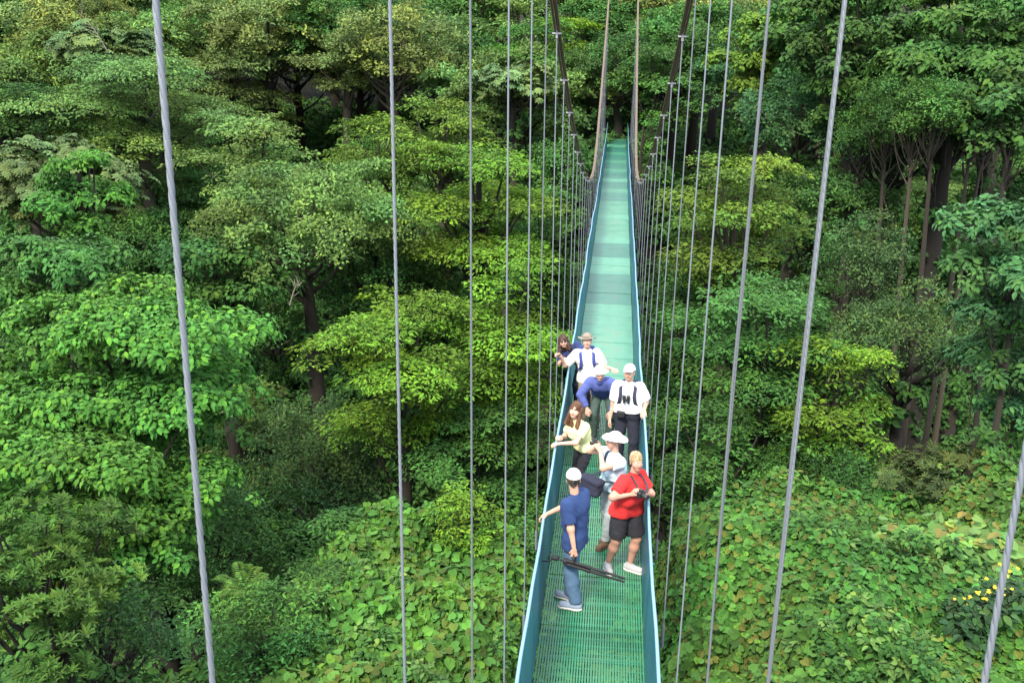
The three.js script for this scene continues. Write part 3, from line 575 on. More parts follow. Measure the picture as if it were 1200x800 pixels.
// ---------------------------------------------------------------- the suspension bridge: one thing, its panels, rails, hangers and cables as parts
const deckY = d => 0.00377 * (d - 11) + (d > 45 ? 0.0006 * (d - 45) * (d - 45) : 0);
const DECK_A = -3.6, DECK_B = 70.6, PITCH = 1.2;
const bridge = thing('suspension_bridge', 'long narrow green steel suspension footbridge with blue side panels and hanging cables', 'bridge');
{
  const R = rng(77), rnd = (a, b) => a + (b - a) * R();
  const paint = (r, g, b, rough, worn) => new THREE.MeshPhysicalMaterial({ color: lin(r, g, b), roughness: rough, vertexColors: !!worn, clearcoat: 0.35, clearcoatRoughness: 0.3 });
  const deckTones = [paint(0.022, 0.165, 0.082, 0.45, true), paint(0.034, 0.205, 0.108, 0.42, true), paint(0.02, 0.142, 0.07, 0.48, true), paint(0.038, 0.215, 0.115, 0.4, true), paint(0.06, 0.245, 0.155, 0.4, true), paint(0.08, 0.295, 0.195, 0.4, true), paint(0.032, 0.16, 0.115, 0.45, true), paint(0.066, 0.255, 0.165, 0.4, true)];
  const steelGreen = paint(0.02, 0.16, 0.09, 0.45), blueSheet = [0, 1, 2].map(i => new THREE.MeshPhysicalMaterial({ color: 0xffffff, map: canvasNoise(256, 40 + i, [22, 78, 98], [52, 112, 126], [1, 0.5], [3, 12, 60]), roughness: 0.5, clearcoat: 0.2, clearcoatRoughness: 0.4 }));
  const railMat = paint(0.15, 0.29, 0.4, 0.4), zinc = new THREE.MeshStandardMaterial({ color: lin(0.2, 0.225, 0.26), roughness: 0.5, metalness: 0.25 }), zincDull = new THREE.MeshStandardMaterial({ color: lin(0.15, 0.165, 0.19), roughness: 0.6, metalness: 0.25 });
  const rust = new THREE.MeshStandardMaterial({ map: canvasNoise(256, 61, [70, 58, 48], [124, 108, 94], [0.3, 6]), roughness: 0.85 }), clampMat = new THREE.MeshStandardMaterial({ color: lin(0.35, 0.35, 0.37), roughness: 0.45, metalness: 0.3 });
  // deck grating panels: close lengthwise bars on raked cross slats
  const worn = (g, k) => { // worn and muddy patches in the paint
    const m = mergeGeometries(g), p = m.attributes.position, c = [];
    for (let i = 0; i < p.count; i++) { const x = p.getX(i), z = p.getZ(i), n = noise(x * 4 + k * 40, z * 4, k * 9), f = noise(x * 17, z * 9 + k * 30, 3), w = 1 + 0.2 * n + 0.14 * f, mud = clamp(n * 1.4 - 0.35 + f * 0.3, 0, 0.5); c.push(lerp(w, 1.8, mud), lerp(w, 0.75, mud), lerp(w, 0.7, mud)); }
    m.setAttribute('color', new THREE.Float32BufferAttribute(c, 3)); return m;
  };
  const L = PITCH - 0.012, under = () => [box(1.21, 0.05, 0.045, 0, -0.047, -L / 2 + 0.03), box(1.21, 0.05, 0.045, 0, -0.047, 0)];
  const grating = k => { // close lengthwise bars on thin cross rods
    const g = under(); for (let i = 0; i < 40; i++) g.push(new THREE.BoxGeometry(0.019, 0.018, L, 1, 1, 10).translate(-0.594 + i * 0.03046, -0.009, 0));
    for (let i = 0; i < 8; i++) g.push(new THREE.BoxGeometry(1.21, 0.008, 0.008, 12, 1, 1).translate(0, -0.007, -L / 2 + 0.07 + i * 0.15)); return worn(g, k);
  };
  const plate = k => { // sheet panel with low lengthwise ribs
    const g = under(); g.push(new THREE.BoxGeometry(1.21, 0.006, L, 16, 1, 16).translate(0, -0.012, 0)); for (let i = 0; i < 20; i++) g.push(new THREE.BoxGeometry(0.012, 0.006, L, 1, 1, 8).translate(-0.58 + i * 0.061, -0.006, 0)); return worn(g, k);
  };
  const gratings = [grating(0.5), grating(1.7), grating(2.9)], plates = [plate(0.3), plate(1.1), plate(2.3), plate(3.7)];
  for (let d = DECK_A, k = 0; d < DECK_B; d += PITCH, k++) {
    const near = d < 19, d2 = d + PITCH, dullOrShadeRun = (d > 25.6 && d < 29.6) || (d > 31.8 && d < 33.6) || (d > 44 && (k % 3 !== 0)), m = mesh('deck_panel', near ? gratings[k % 3] : plates[Math.floor(R() * 4)], deckTones[near ? Math.floor(R() * 4) : dullOrShadeRun ? 6 : 4 + [0, 1, 3][Math.floor(R() * 3)]], bridge);  // dull panel bands; towards the far end the darker tones paint in tree shade
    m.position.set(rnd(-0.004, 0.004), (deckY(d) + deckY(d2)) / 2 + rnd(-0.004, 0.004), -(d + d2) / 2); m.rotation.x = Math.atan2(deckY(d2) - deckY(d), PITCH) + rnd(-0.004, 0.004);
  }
  // side panels in bays, edge beams, top rails, posts
  const BAY = 2.16, Z0 = -0.15, railW = 0.65, railH = 1.045;
  const wob = (s, d) => 0.018 * noise(d * 0.45, s * 7.3) + 0.008 * noise(d * 1.7, s * 3.1);
  for (const s of [-1, 1]) {
    for (let k = -1; k < 30; k++) {
      const a = Z0 + BAY * k + 0.01, b = a + BAY - 0.02, n = 8, pos = [], uv = [], idx = [];
      for (const off of [0, 0.004]) for (let i = 0; i <= n; i++) for (let j = 0; j <= 6; j++) {
        const d = lerp(a, b, i / n), t = j / 6, x = s * (lerp(0.612, railW, t) + off + wob(s, d) * t + 0.01 * noise(d * 1.2, t * 3, s * 5) * Math.sin(Math.PI * t));
        pos.push(x, deckY(d) + 0.02 + t * (railH - 0.035), -d); uv.push(d / 2, t / 2);
      }
      const q = (o, i, j) => o * (n + 1) * 7 + i * 7 + j;
      for (let o = 0; o < 2; o++) for (let i = 0; i < n; i++) for (let j = 0; j < 6; j++) idx.push(q(o, i, j), q(o, i + 1, j), q(o, i, j + 1), q(o, i + 1, j), q(o, i + 1, j + 1), q(o, i, j + 1));
      const g = new THREE.BufferGeometry(); g.setAttribute('position', new THREE.Float32BufferAttribute(pos, 3)); g.setAttribute('uv', new THREE.Float32BufferAttribute(uv, 2)); g.setIndex(idx); g.computeVertexNormals();
      blueSheet.forEach(m => m.side = THREE.DoubleSide);
      mesh('side_panel', g, blueSheet[Math.floor(R() * 3)], bridge);
      const d0 = Z0 + BAY * k; mesh('post', box(0.03, 1.03, 0.03, s * 0.668, deckY(d0) + 0.47, -d0), steelGreen, bridge);
    }
    const rail = [], beam = []; for (let d = -2.3; d <= DECK_B - 1; d += 0.72) rail.push([s * (railW + wob(s, d)), deckY(d) + railH, -d, 0.019]);
    mesh('handrail', limb(rail, 8, 2), railMat, bridge);
    for (let d = DECK_A; d <= DECK_B; d += 4) beam.push(V(s * 0.632, deckY(d) + 0.0, -d));
    const shp = new THREE.Shape(); shp.moveTo(-0.05, -0.024); shp.lineTo(0.045, -0.024); shp.lineTo(0.045, 0.024); shp.lineTo(-0.05, 0.024); shp.closePath();
    // edge beam as a row of short straight boxes following the sag
    for (let i = 0; i + 1 < beam.length; i++) { const p = beam[i], q = beam[i + 1]; const m = mesh('edge_beam', new THREE.BoxGeometry(0.048, 0.1, p.distanceTo(q) - 0.004), steelGreen, bridge); m.position.copy(p).add(q).multiplyScalar(0.5); m.position.y -= 0.012; m.position.x += s * 0.02; m.rotation.x = Math.atan2(q.y - p.y, 4); }
  }
  // cross beams under the deck at each hanger
  for (let k = -1; k < 30; k++) { const d = Z0 + BAY * k; mesh('cross_beam', box(1.36, 0.09, 0.06, 0, deckY(d) - 0.13, -d), steelGreen, bridge); }
  // main cables: three strands side by side on each side
  const cd = [-14, -6, 0, 6, 10, 13.9, 18.3, 23.5, 28, 33, 37, 41, 45, 51, 57, 63, 72, 84], ch = [24, 18, 14, 10.7, 8.8, 7.2, 5.75, 4.35, 3.3, 2.45, 1.98, 1.88, 2.55, 4.3, 6.2, 8.1, 11.2, 15.5];
  const cable = d => interp(cd, ch, d), smoothCable = d => { let y = 0, w = 0; for (let k = -4; k <= 4; k++) { const f = 5 - Math.abs(k); y += f * cable(d + k * 0.5); w += f; } return y / w; };
  for (const s of [-1, 1]) {
    for (const [ox, oy, r] of [[-0.03, 0, 0.019], [0.03, 0.008, 0.019], [0, 0.036, 0.016]]) {
      const p = []; for (let d = -12; d <= 82; d += 1.5) { const y = smoothCable(d); p.push([s * (0.826 + 0.008 * (y - 1)) + ox, y + oy, -d, r]); }
      mesh('main_cable', limb(p, 7, 2), rust, bridge);
    }
    for (let k = 0; k <= 31; k++) { // hangers, a clamp on the cable and a turnbuckle at the foot of each
      const d = Z0 + BAY * k + (k === 1 ? -0.02 : rnd(-0.03, 0.03)), y1 = smoothCable(d) - 0.02, y0 = deckY(d) - 0.12, x = y => s * (0.826 + 0.008 * (y - 1)), off = rnd(-0.02, 0.02), dd = rnd(-0.05, 0.05);
      const double = s > 0 && (k === 2 || k === 3), mat = k % 3 ? zinc : zincDull;
      const wire = k > 0 && k < 4 ? [0, 1, 2].map(j => { const p = [], n = Math.ceil((y1 - y0) / 0.02); for (let i = 0; i <= n; i++) { const t = i / n, y = lerp(y0, y1, t), a = y * 52 + j * 2.094; p.push([lerp(x(y0) + off, x(y1), t) + 0.0028 * Math.cos(a), y, lerp(-d, -d - dd, t) + 0.0028 * Math.sin(a), 0.0052]); } return limb(p, 5, 1); }) : null;
      const h = mesh('hanger', wire ? mergeGeometries(wire) : limb([[x(y0) + off, y0, -d, 0.0078], [x(lerp(y0, y1, 0.5)) + off * 0.5 + rnd(-0.006, 0.006), lerp(y0, y1, 0.5), -d - dd * 0.4, 0.0078], [x(y1), y1, -d - dd, 0.0078]], 7, 2), mat, bridge);
      if (double) mesh('twin_strand', limb([[x(y0) + off + 0.028, y0, -d + 0.02, 0.008], [x(lerp(y0, y1, 0.45)) - 0.012, lerp(y0, y1, 0.45), -d, 0.008], [x(y1) + 0.03, y1, -d - dd, 0.008]], 6, 3), zincDull, h);
      mesh('clamp', mergeGeometries([box(0.13, 0.02, 0.05, x(y1), y1 - 0.035, -d - dd), box(0.03, 0.06, 0.04, x(y1), y1 - 0.07, -d - dd)]), clampMat, h);
      mesh('turnbuckle', limb([[x(y0) + off, y0 + 0.02, -d, 0.02], [x(y0) + off, y0 + 0.3, -d, 0.02]], 8, 1), zincDull, h);
    }
  }
}

// ---------------------------------------------------------------- people: signed-distance bodies meshed with surface nets
function surfaceNet(f, lo, hi, cell, colour) {
  const n = [0, 1, 2].map(i => Math.ceil((hi[i] - lo[i]) / cell) + 1), [nx, ny, nz] = n, F = new Float32Array(nx * ny * nz);
  for (let k = 0, q = 0; k < nz; k++) for (let j = 0; j < ny; j++) for (let i = 0; i < nx; i++, q++) F[q] = f(lo[0] + i * cell, lo[1] + j * cell, lo[2] + k * cell);
  const id = new Int32Array(nx * ny * nz).fill(-1), pos = [], idx = [], sx = 1, sy = nx, sz = nx * ny;
  const C = [0, sx, sy, sx + sy, sz, sx + sz, sy + sz, sx + sy + sz], E = [[0, 1], [2, 3], [4, 5], [6, 7], [0, 2], [1, 3], [4, 6], [5, 7], [0, 4], [1, 5], [2, 6], [3, 7]];
  for (let k = 0; k < nz - 1; k++) for (let j = 0; j < ny - 1; j++) for (let i = 0; i < nx - 1; i++) {
    const b = i + j * sy + k * sz; let m = 0; for (let c = 0; c < 8; c++) if (F[b + C[c]] < 0) m |= 1 << c;
    if (m === 0 || m === 255) continue;
    let x = 0, y = 0, z = 0, w = 0;
    for (const [p, q] of E) { const a = F[b + C[p]], e = F[b + C[q]]; if ((a < 0) === (e < 0)) continue; const t = a / (a - e); x += (p & 1) + t * ((q & 1) - (p & 1)); y += ((p >> 1) & 1) + t * (((q >> 1) & 1) - ((p >> 1) & 1)); z += (p >> 2) + t * ((q >> 2) - (p >> 2)); w++; }
    id[b] = pos.length / 3; pos.push(lo[0] + (i + x / w) * cell, lo[1] + (j + y / w) * cell, lo[2] + (k + z / w) * cell);
  }
  const quad = (a, b, c, d, flip) => { if (a < 0 || b < 0 || c < 0 || d < 0) return; flip ? idx.push(a, c, b, a, d, c) : idx.push(a, b, c, a, c, d); };
  for (let k = 1; k < nz - 1; k++) for (let j = 1; j < ny - 1; j++) for (let i = 1; i < nx - 1; i++) {
    const b = i + j * sy + k * sz, s = F[b] < 0;
    if (s !== F[b + sx] < 0) quad(id[b - sy - sz], id[b - sz], id[b], id[b - sy], !s);
    if (s !== F[b + sy] < 0) quad(id[b - sx - sz], id[b - sx], id[b], id[b - sz], !s);
    if (s !== F[b + sz] < 0) quad(id[b - sx - sy], id[b - sy], id[b], id[b - sx], !s);
  }
  const g = new THREE.BufferGeometry(); g.setAttribute('position', new THREE.Float32BufferAttribute(pos, 3));
  if (colour) { const c = []; for (let i = 0; i < pos.length; i += 3) c.push(...colour(pos[i], pos[i + 1], pos[i + 2])); g.setAttribute('color', new THREE.Float32BufferAttribute(c, 3)); }
  g.setIndex(idx); g.computeVertexNormals(); return g;
}
const smin = (a, b, k) => { const h = Math.max(k - Math.abs(a - b), 0) / k; return Math.min(a, b) - h * h * k * 0.25; };
function bone(a, b, ra, rb) { const dx = b.x - a.x, dy = b.y - a.y, dz = b.z - a.z, l = dx * dx + dy * dy + dz * dz + 1e-9; return (x, y, z) => { const px = x - a.x, py = y - a.y, pz = z - a.z, t = clamp((px * dx + py * dy + pz * dz) / l, 0, 1), ex = px - t * dx, ey = py - t * dy, ez = pz - t * dz; return Math.sqrt(ex * ex + ey * ey + ez * ez) - ra - t * (rb - ra); }; }
function ell(cx, cy, cz, rx, ry, rz) { return (x, y, z) => { const a = (x - cx) / rx, b = (y - cy) / ry, c = (z - cz) / rz, k0 = Math.sqrt(a * a + b * b + c * c), k1 = Math.sqrt((a / rx) ** 2 + (b / ry) ** 2 + (c / rz) ** 2); return k1 < 1e-6 ? -Math.min(rx, ry, rz) : k0 * (k0 - 1) / k1; }; }
const join = (fs, k) => (x, y, z) => { let d = 1e3; for (const f of fs) d = smin(d, f(x, y, z), k); return d; };
function bounds(ps, pad) { const b = new THREE.Box3().setFromPoints(ps); return [[b.min.x - pad, b.min.y - pad, b.min.z - pad], [b.max.x + pad, b.max.y + pad, b.max.z + pad]]; }
function ik(a, t, l1, l2, pole) { // middle joint of a two-bone limb from a towards t
  const d = t.clone().sub(a), L = Math.min(d.length(), (l1 + l2) * 0.995); d.normalize(); const end = a.clone().addScaledVector(d, L);
  const x = (l1 * l1 - l2 * l2 + L * L) / (2 * L), h = Math.sqrt(Math.max(0, l1 * l1 - x * x)), p = pole.clone().addScaledVector(d, -pole.dot(d)).normalize();
  return [a.clone().addScaledVector(d, x).addScaledVector(p, h), end];
}
const skinMat = new THREE.MeshPhysicalMaterial({ color: 0xffffff, vertexColors: true, roughness: 0.6, specularIntensity: 0.5 });
const cloth = (r, g, b) => new THREE.MeshPhysicalMaterial({ color: lin(r, g, b), roughness: 0.95, sheen: 0.25, sheenRoughness: 0.6 });
const tinted = new THREE.MeshStandardMaterial({ color: 0xffffff, vertexColors: true, roughness: 0.75 });
const plastic = (r, g, b, k = 0.4) => new THREE.MeshPhysicalMaterial({ color: lin(r, g, b), roughness: k });

function ribbon(pts, width, thick, across) { // a flat strap through points, its width lying along `across`
  const cv = new THREE.CatmullRomCurve3(pts), n = 18, pos = [], idx = [];
  for (let i = 0; i <= n; i++) { const p = cv.getPoint(i / n), t = cv.getTangent(i / n), w = across.clone().addScaledVector(t, -across.dot(t)).normalize(), u = V().crossVectors(t, w).normalize(); for (const [a, b] of [[-1, -1], [1, -1], [1, 1], [-1, 1]]) { const q = p.clone().addScaledVector(w, a * width / 2).addScaledVector(u, b * thick / 2); pos.push(q.x, q.y, q.z); } }
  for (let i = 0; i < n; i++) for (let s = 0; s < 4; s++) { const a = i * 4 + s, b = i * 4 + (s + 1) % 4; idx.push(a, b, a + 4, b, b + 4, a + 4); }
  idx.push(0, 2, 1, 0, 3, 2); const e = n * 4; idx.push(e, e + 1, e + 2, e, e + 2, e + 3);
  const g = new THREE.BufferGeometry(); g.setAttribute('position', new THREE.Float32BufferAttribute(pos, 3)); g.setIndex(idx); return g.toNonIndexed ? (() => { const h = g.toNonIndexed(); h.computeVertexNormals(); return h; })() : g;
}
let personSeed = 1;
/* spec (offsets in metres from the origin on the deck; x right, y up, z towards the camera end of the bridge; yaw 0 faces +z):
   at [x, d], pelvis, neck, yawP, yawC, yawH, pitchH, tiltH, hands {L, R}, curl, feet {L, R} with yaw, height scale, build, clothes */
function person(s) {
  const seed = personSeed++ * 13.7, S = s.scale ?? 1, fat = s.fat ?? 0, o = thing('person', s.label, 'person'), d0 = s.at[1];
  o.position.set(s.at[0], deckY(d0), -d0);
  const P = V(...s.pelvis), N = V(...s.neck), u = N.clone().sub(P).normalize(), rot = a => [V(Math.cos(a), 0, -Math.sin(a)), V(Math.sin(a), 0, Math.cos(a))];
  const [lp, fp] = rot(s.yawP * RAD); let [lc] = rot(s.yawC * RAD); lc.addScaledVector(u, -lc.dot(u)).normalize(); const fc = V().crossVectors(lc, u).normalize();
  const sw = (s.shoulder ?? 0.175) * S, hip = {}, knee = {}, ank = {}, toe = {}, sh = {}, elb = {}, wri = {};
  for (const [k, m] of [['L', 1], ['R', -1]]) {
    hip[k] = P.clone().addScaledVector(lp, m * 0.09 * S).add(V(0, -0.04, 0));
    const f = s.feet[k], fy = rot((f[3] ?? s.yawP) * RAD)[1]; ank[k] = V(f[0], 0.095 + (f[1] ?? 0), f[2]); toe[k] = ank[k].clone().addScaledVector(fy, 0.16 * S).add(V(0, -0.055, 0)); toe[k + 'f'] = fy;
    const pole = fp.clone().addScaledVector(lp, m * 0.25); [knee[k], ank[k]] = ik(hip[k], ank[k], 0.42 * S, 0.415 * S, pole);
    sh[k] = N.clone().addScaledVector(u, -0.065).addScaledVector(lc, m * sw);
    const hp = (s.elbow ?? {})[k] ?? [m * 0.5, -0.7, -0.5], pe = lc.clone().multiplyScalar(hp[0]).add(V(0, hp[1], 0)).addScaledVector(fc, hp[2]);
    [elb[k], wri[k]] = ik(sh[k], V(...s.hands[k]), 0.285 * S, 0.255 * S, pe);
  }
  // head frame
  const H = N.clone().addScaledVector(u, 0.05).add(V(0, 0.135 * S, 0)).addScaledVector(fc, 0.03), hm = new THREE.Matrix4().makeRotationFromEuler(new THREE.Euler((s.pitchH ?? 0) * RAD, s.yawH * RAD, (s.tiltH ?? 0) * RAD, 'YXZ')).scale(V(S, S, S)).setPosition(H);
  if (s.headShift) { H.add(V(...s.headShift)); hm.setPosition(H); }
  const neckTop = V(0, -0.06, -0.02).applyMatrix4(hm);
  // torso bones
  const c1 = N.clone().addScaledVector(u, -0.17), c2 = P.clone().lerp(N, 0.36), across = (c, w, r, f = 0, v = lc) => bone(c.clone().addScaledVector(v, w).addScaledVector(fc, f), c.clone().addScaledVector(v, -w).addScaledVector(fc, f), r, r);
  const torso = grow => [across(P.clone().addScaledVector(u, 0.0), 0.075 * S + fat * 0.5, 0.105 * S + fat * 0.6 + grow, 0, lp), across(c2, 0.06 * S + fat * 0.6, 0.098 * S + fat + grow, fat * 0.5), across(c1, 0.085 * S + fat * 0.3, 0.108 * S + fat * 0.4 + grow), across(N.clone().addScaledVector(u, -0.065), sw * 0.82, 0.052 * S + grow, -0.01), bone(P, c1, 0.1 * S + fat * 0.5 + grow, 0.1 * S + grow), ...(s.bust ? [bone(c1.clone().addScaledVector(lc, 0.075).addScaledVector(fc, 0.075), c1.clone().addScaledVector(lc, 0.075).addScaledVector(fc, 0.08).addScaledVector(u, -0.05), 0.05 + grow, 0.06 + grow), bone(c1.clone().addScaledVector(lc, -0.075).addScaledVector(fc, 0.075), c1.clone().addScaledVector(lc, -0.075).addScaledVector(fc, 0.08).addScaledVector(u, -0.05), 0.05 + grow, 0.06 + grow)] : [])];
  const arm = (k, g) => [bone(sh[k], elb[k], 0.052 * S + fat * 0.25 + g, 0.04 * S + fat * 0.15 + g), bone(elb[k], wri[k], 0.039 * S + fat * 0.12 + g, 0.026 * S + g)];
  const leg = (k, g) => [bone(hip[k], knee[k], 0.082 * S + fat * 0.5 + g, 0.057 * S + fat * 0.25 + g), bone(knee[k], knee[k].clone().lerp(ank[k], 0.35), 0.055 * S + fat * 0.25 + g, 0.058 * S + fat * 0.25 + g), bone(knee[k].clone().lerp(ank[k], 0.35), ank[k], 0.057 * S + fat * 0.2 + g, 0.037 * S + g)];
  const foot = (k, g) => { const h = ank[k].clone().addScaledVector(toe[k + 'f'], -0.045).add(V(0, -0.05, 0)); return bone(h, toe[k].clone().add(V(0, 0.0, 0)), 0.036 + g, 0.034 + g); };
  const skin = (s.skin ?? [0.58, 0.33, 0.23]).map(c => c * 0.85), sk = (x, y, z) => { const n = 1 + 0.06 * noise(x * 30 + seed, y * 30, z * 30); return [skin[0] * n, skin[1] * n, skin[2] * n]; };
  const all = [...torso(0), ...arm('L', 0), ...arm('R', 0), ...leg('L', 0), ...leg('R', 0), foot('L', -0.006), foot('R', -0.006), bone(N.clone().addScaledVector(u, -0.05), neckTop, 0.058 * S, 0.053 * S)];
  const pts = [P, N, H, ...['L', 'R'].flatMap(k => [hip[k], knee[k], ank[k], toe[k], sh[k], elb[k], wri[k]])], [lo, hi] = bounds(pts, 0.17 + fat);
  const parts = [surfaceNet(join(all, 0.035), lo, hi, 0.0125, sk)];
  // head
  const eye = s.eyes ?? [0.05, 0.035, 0.02], hairC = s.hairColour ?? [0.05, 0.03, 0.02];
  const hf = join([ell(0, 0.035, -0.012, 0.074, 0.092, 0.094), ell(0, -0.035, 0.022, 0.06, 0.075, 0.068), ell(0, -0.092, 0.05, 0.027, 0.022, 0.025), ell(0.04, -0.03, 0.05, 0.025, 0.025, 0.025), ell(-0.04, -0.03, 0.05, 0.025, 0.025, 0.025)], 0.03);
  const nose = bone(V(0, 0.012, 0.082), V(0, -0.028, 0.106), 0.008, 0.0135), ear1 = ell(0.077, -0.005, -0.012, 0.01, 0.031, 0.019), ear2 = ell(-0.077, -0.005, -0.012, 0.01, 0.031, 0.019), lips = ell(0, -0.062, 0.084, 0.024, 0.008, 0.01), brow = join([bone(V(0.015, 0.028, 0.083), V(0.048, 0.027, 0.07), 0.008, 0.006), bone(V(-0.015, 0.028, 0.083), V(-0.048, 0.027, 0.07), 0.008, 0.006)], 0.004), e1 = ell(0.031, 0.008, 0.0725, 0.015, 0.009, 0.01), e2 = ell(-0.031, 0.008, 0.0725, 0.015, 0.009, 0.01);
  const sock1 = ell(0.031, 0.008, 0.092, 0.02, 0.013, 0.014), sock2 = ell(-0.031, 0.008, 0.092, 0.02, 0.013, 0.014);
  const head = surfaceNet((x, y, z) => { let d = smin(smin(hf(x, y, z), nose(x, y, z), 0.014), Math.min(ear1(x, y, z), ear2(x, y, z)), 0.008); d = smin(d, brow(x, y, z), 0.01); d = Math.max(d, -Math.min(sock1(x, y, z), sock2(x, y, z))); d = Math.min(d, e1(x, y, z), e2(x, y, z)); return smin(d, lips(x, y, z), 0.006); }, [-0.1, -0.13, -0.125], [0.1, 0.145, 0.135], 0.0042,
    (x, y, z) => { if (Math.min(e1(x, y, z), e2(x, y, z)) < 0.0025) return Math.hypot(Math.abs(x) - 0.031, y - 0.008) < 0.006 ? eye : [0.6, 0.58, 0.55]; if (lips(x, y, z) < 0.003) return Math.abs(y + 0.062) < 0.0015 ? [0.12, 0.05, 0.045] : [skin[0] * 0.8, skin[1] * 0.5, skin[2] * 0.55]; if (brow(x, y, z) < 0.003 && z > 0.05) return hairC; return sk(x, y, z); });
  head.applyMatrix4(hm); parts.push(head);
  // hands: palm and five fingers, curled as asked
  const handPts = {};
  for (const [k, m] of [['L', 1], ['R', -1]]) {
    const spec = (s.grip ?? {})[k] ?? {}, dir = (spec.dir ? V(...spec.dir) : wri[k].clone().sub(elb[k])).normalize(); let palm = V(...(spec.palm ?? [0, -1, 0.2])); palm.addScaledVector(dir, -palm.dot(dir)).normalize();
    const side = V().crossVectors(palm, dir).multiplyScalar(m).normalize(); // from little finger towards thumb
    const w = wri[k], curl = spec.curl ?? 0.5, at = (a, b, c) => w.clone().addScaledVector(dir, a * S).addScaledVector(side, b * S).addScaledVector(palm, c * S), fs = [];
    fs.push(bone(at(0.01, 0.012, 0), at(0.085, 0.028, 0), 0.019, 0.013), bone(at(0.01, 0, 0), at(0.088, 0.008, 0), 0.019, 0.013), bone(at(0.01, -0.008, 0), at(0.086, -0.012, 0), 0.019, 0.013), bone(at(0.01, -0.012, 0), at(0.08, -0.031, 0), 0.018, 0.012));
    const fin = (a, b, len, c) => { let p = at(a, b, 0), ang = 0; const r = [0.0098, 0.009, 0.0082, 0.007]; [0.45, 0.32, 0.25].forEach((f, i) => { ang += c * [0.7, 1.15, 0.8][i]; const q = p.clone().addScaledVector(dir, Math.cos(ang) * len * f * S).addScaledVector(palm, Math.sin(ang) * len * f * S); fs.push(bone(p, q, r[i], r[i + 1])); p = q; }); };
    fin(0.088, 0.032, 0.075, curl); fin(0.092, 0.01, 0.083, curl * 1.05); fin(0.088, -0.012, 0.077, curl * 1.1); fin(0.08, -0.033, 0.06, curl * 1.15);
    const t0 = at(0.025, 0.025, 0.006), t1 = at(0.06, 0.055 - curl * 0.008, 0.014 + curl * 0.012), t2 = at(0.09, 0.06 - curl * 0.022, 0.02 + curl * 0.03), t3 = at(0.112, 0.058 - curl * 0.03, 0.024 + curl * 0.042);
    fs.push(bone(t0, t1, 0.016, 0.0125), bone(t1, t2, 0.0115, 0.0105), bone(t2, t3, 0.01, 0.0075));
    fs.push(bone(elb[k].clone().lerp(w, 0.9), w, 0.027 * S, 0.024 * S));
    const b = bounds([w, at(0.2, 0, 0), at(0.1, 0.08, 0), at(0.1, -0.06, 0), at(0.1, 0, 0.12)], 0.03); parts.push(surfaceNet(join(fs, 0.008), b[0], b[1], 0.0045, sk));
    handPts[k] = at(0.09, 0, 0.03);
  }
  mesh('body', mergeGeometries(parts), skinMat, o);
  // clothes
  const fold = (x, y, z, a = 0.009) => a * noise(x * 9 + seed, y * 7, z * 9) + a * 0.9 * (Math.abs(noise(x * 16 + y * 9, y * 12 + seed, z * 16 - y * 9)) - 0.3);
  const cutArm = (k, f, g) => { // a sleeve that ends flat at fraction f of the arm (0..2: shoulder, elbow, wrist)
    const up = bone(sh[k], elb[k], 0.055 * S + fat * 0.25 + g * 1.3, 0.045 * S + fat * 0.15 + g * 1.2), fo = bone(elb[k], wri[k], 0.042 * S + g * 1.2, 0.032 * S + g), a = f <= 1 ? sh[k] : elb[k], b = f <= 1 ? elb[k] : wri[k], t = f <= 1 ? f : f - 1, q = a.clone().lerp(b, t), n = b.clone().sub(a).normalize();
    const body = f <= 1 ? up : join([up, fo], 0.02); return (x, y, z) => Math.max(body(x, y, z), (x - q.x) * n.x + (y - q.y) * n.y + (z - q.z) * n.z);
  };
  if (s.top) {
    const hem = P.clone().addScaledVector(u, s.top.hem ?? -0.06), g = s.top.loose ?? 0.016, sl = s.top.sleeve ?? 0.75, fs = [...torso(g), across(hem, 0.085 * S + fat * 0.5, 0.108 * S + fat * 0.7 + g, 0, lp)], tf = join(fs, 0.06), sf = join([cutArm('L', sl, g), cutArm('R', sl, g)], 0.01);
    const collar = bone(N.clone().addScaledVector(u, -0.04), N.clone().addScaledVector(u, 0.012).addScaledVector(fc, 0.008), 0.07 * S, 0.063 * S);
    mesh(s.top.name ?? 'shirt', surfaceNet((x, y, z) => { let d = Math.max(smin(tf(x, y, z), collar(x, y, z), 0.03), (hem.x - x) * u.x + (hem.y - y) * u.y + (hem.z - z) * u.z); return smin(d, sf(x, y, z), 0.03) + fold(x, y, z); }, lo, hi, 0.0125), cloth(...s.top.colour), o);
  }
  if (s.legs) {
    const tuck = (s.top?.hem ?? -0.06) > 0, top = P.clone().addScaledVector(u, tuck ? 0.11 : -0.01), f = s.legs.length ?? 2, g = s.legs.loose ?? 0.016, cut = k => { const fs = join(leg(k, g).concat(f > 1.7 ? [bone(knee[k], ank[k], 0.06 * S + g, 0.056 * S + g)] : f <= 1 ? [bone(hip[k], knee[k], 0.09 * S + fat * 0.5 + g, 0.083 * S + fat * 0.35 + g)] : []), 0.02), a = f <= 1 ? hip[k] : knee[k], b = f <= 1 ? knee[k] : ank[k], q = a.clone().lerp(b, f <= 1 ? f : f - 1), n = b.clone().sub(a).normalize(); return (x, y, z) => Math.max(fs(x, y, z), (x - q.x) * n.x + (y - q.y) * n.y + (z - q.z) * n.z); };
    const L = cut('L'), Rr = cut('R'), pel = join([across(P, 0.078 * S + fat * 0.5, 0.106 * S + fat * 0.6 + (tuck ? g : g * 0.5), 0, lp), across(P.clone().addScaledVector(u, 0.08), 0.07 * S + fat * 0.5, 0.095 * S + fat * (tuck ? 0.8 : 0.4), 0, lp)], 0.04);
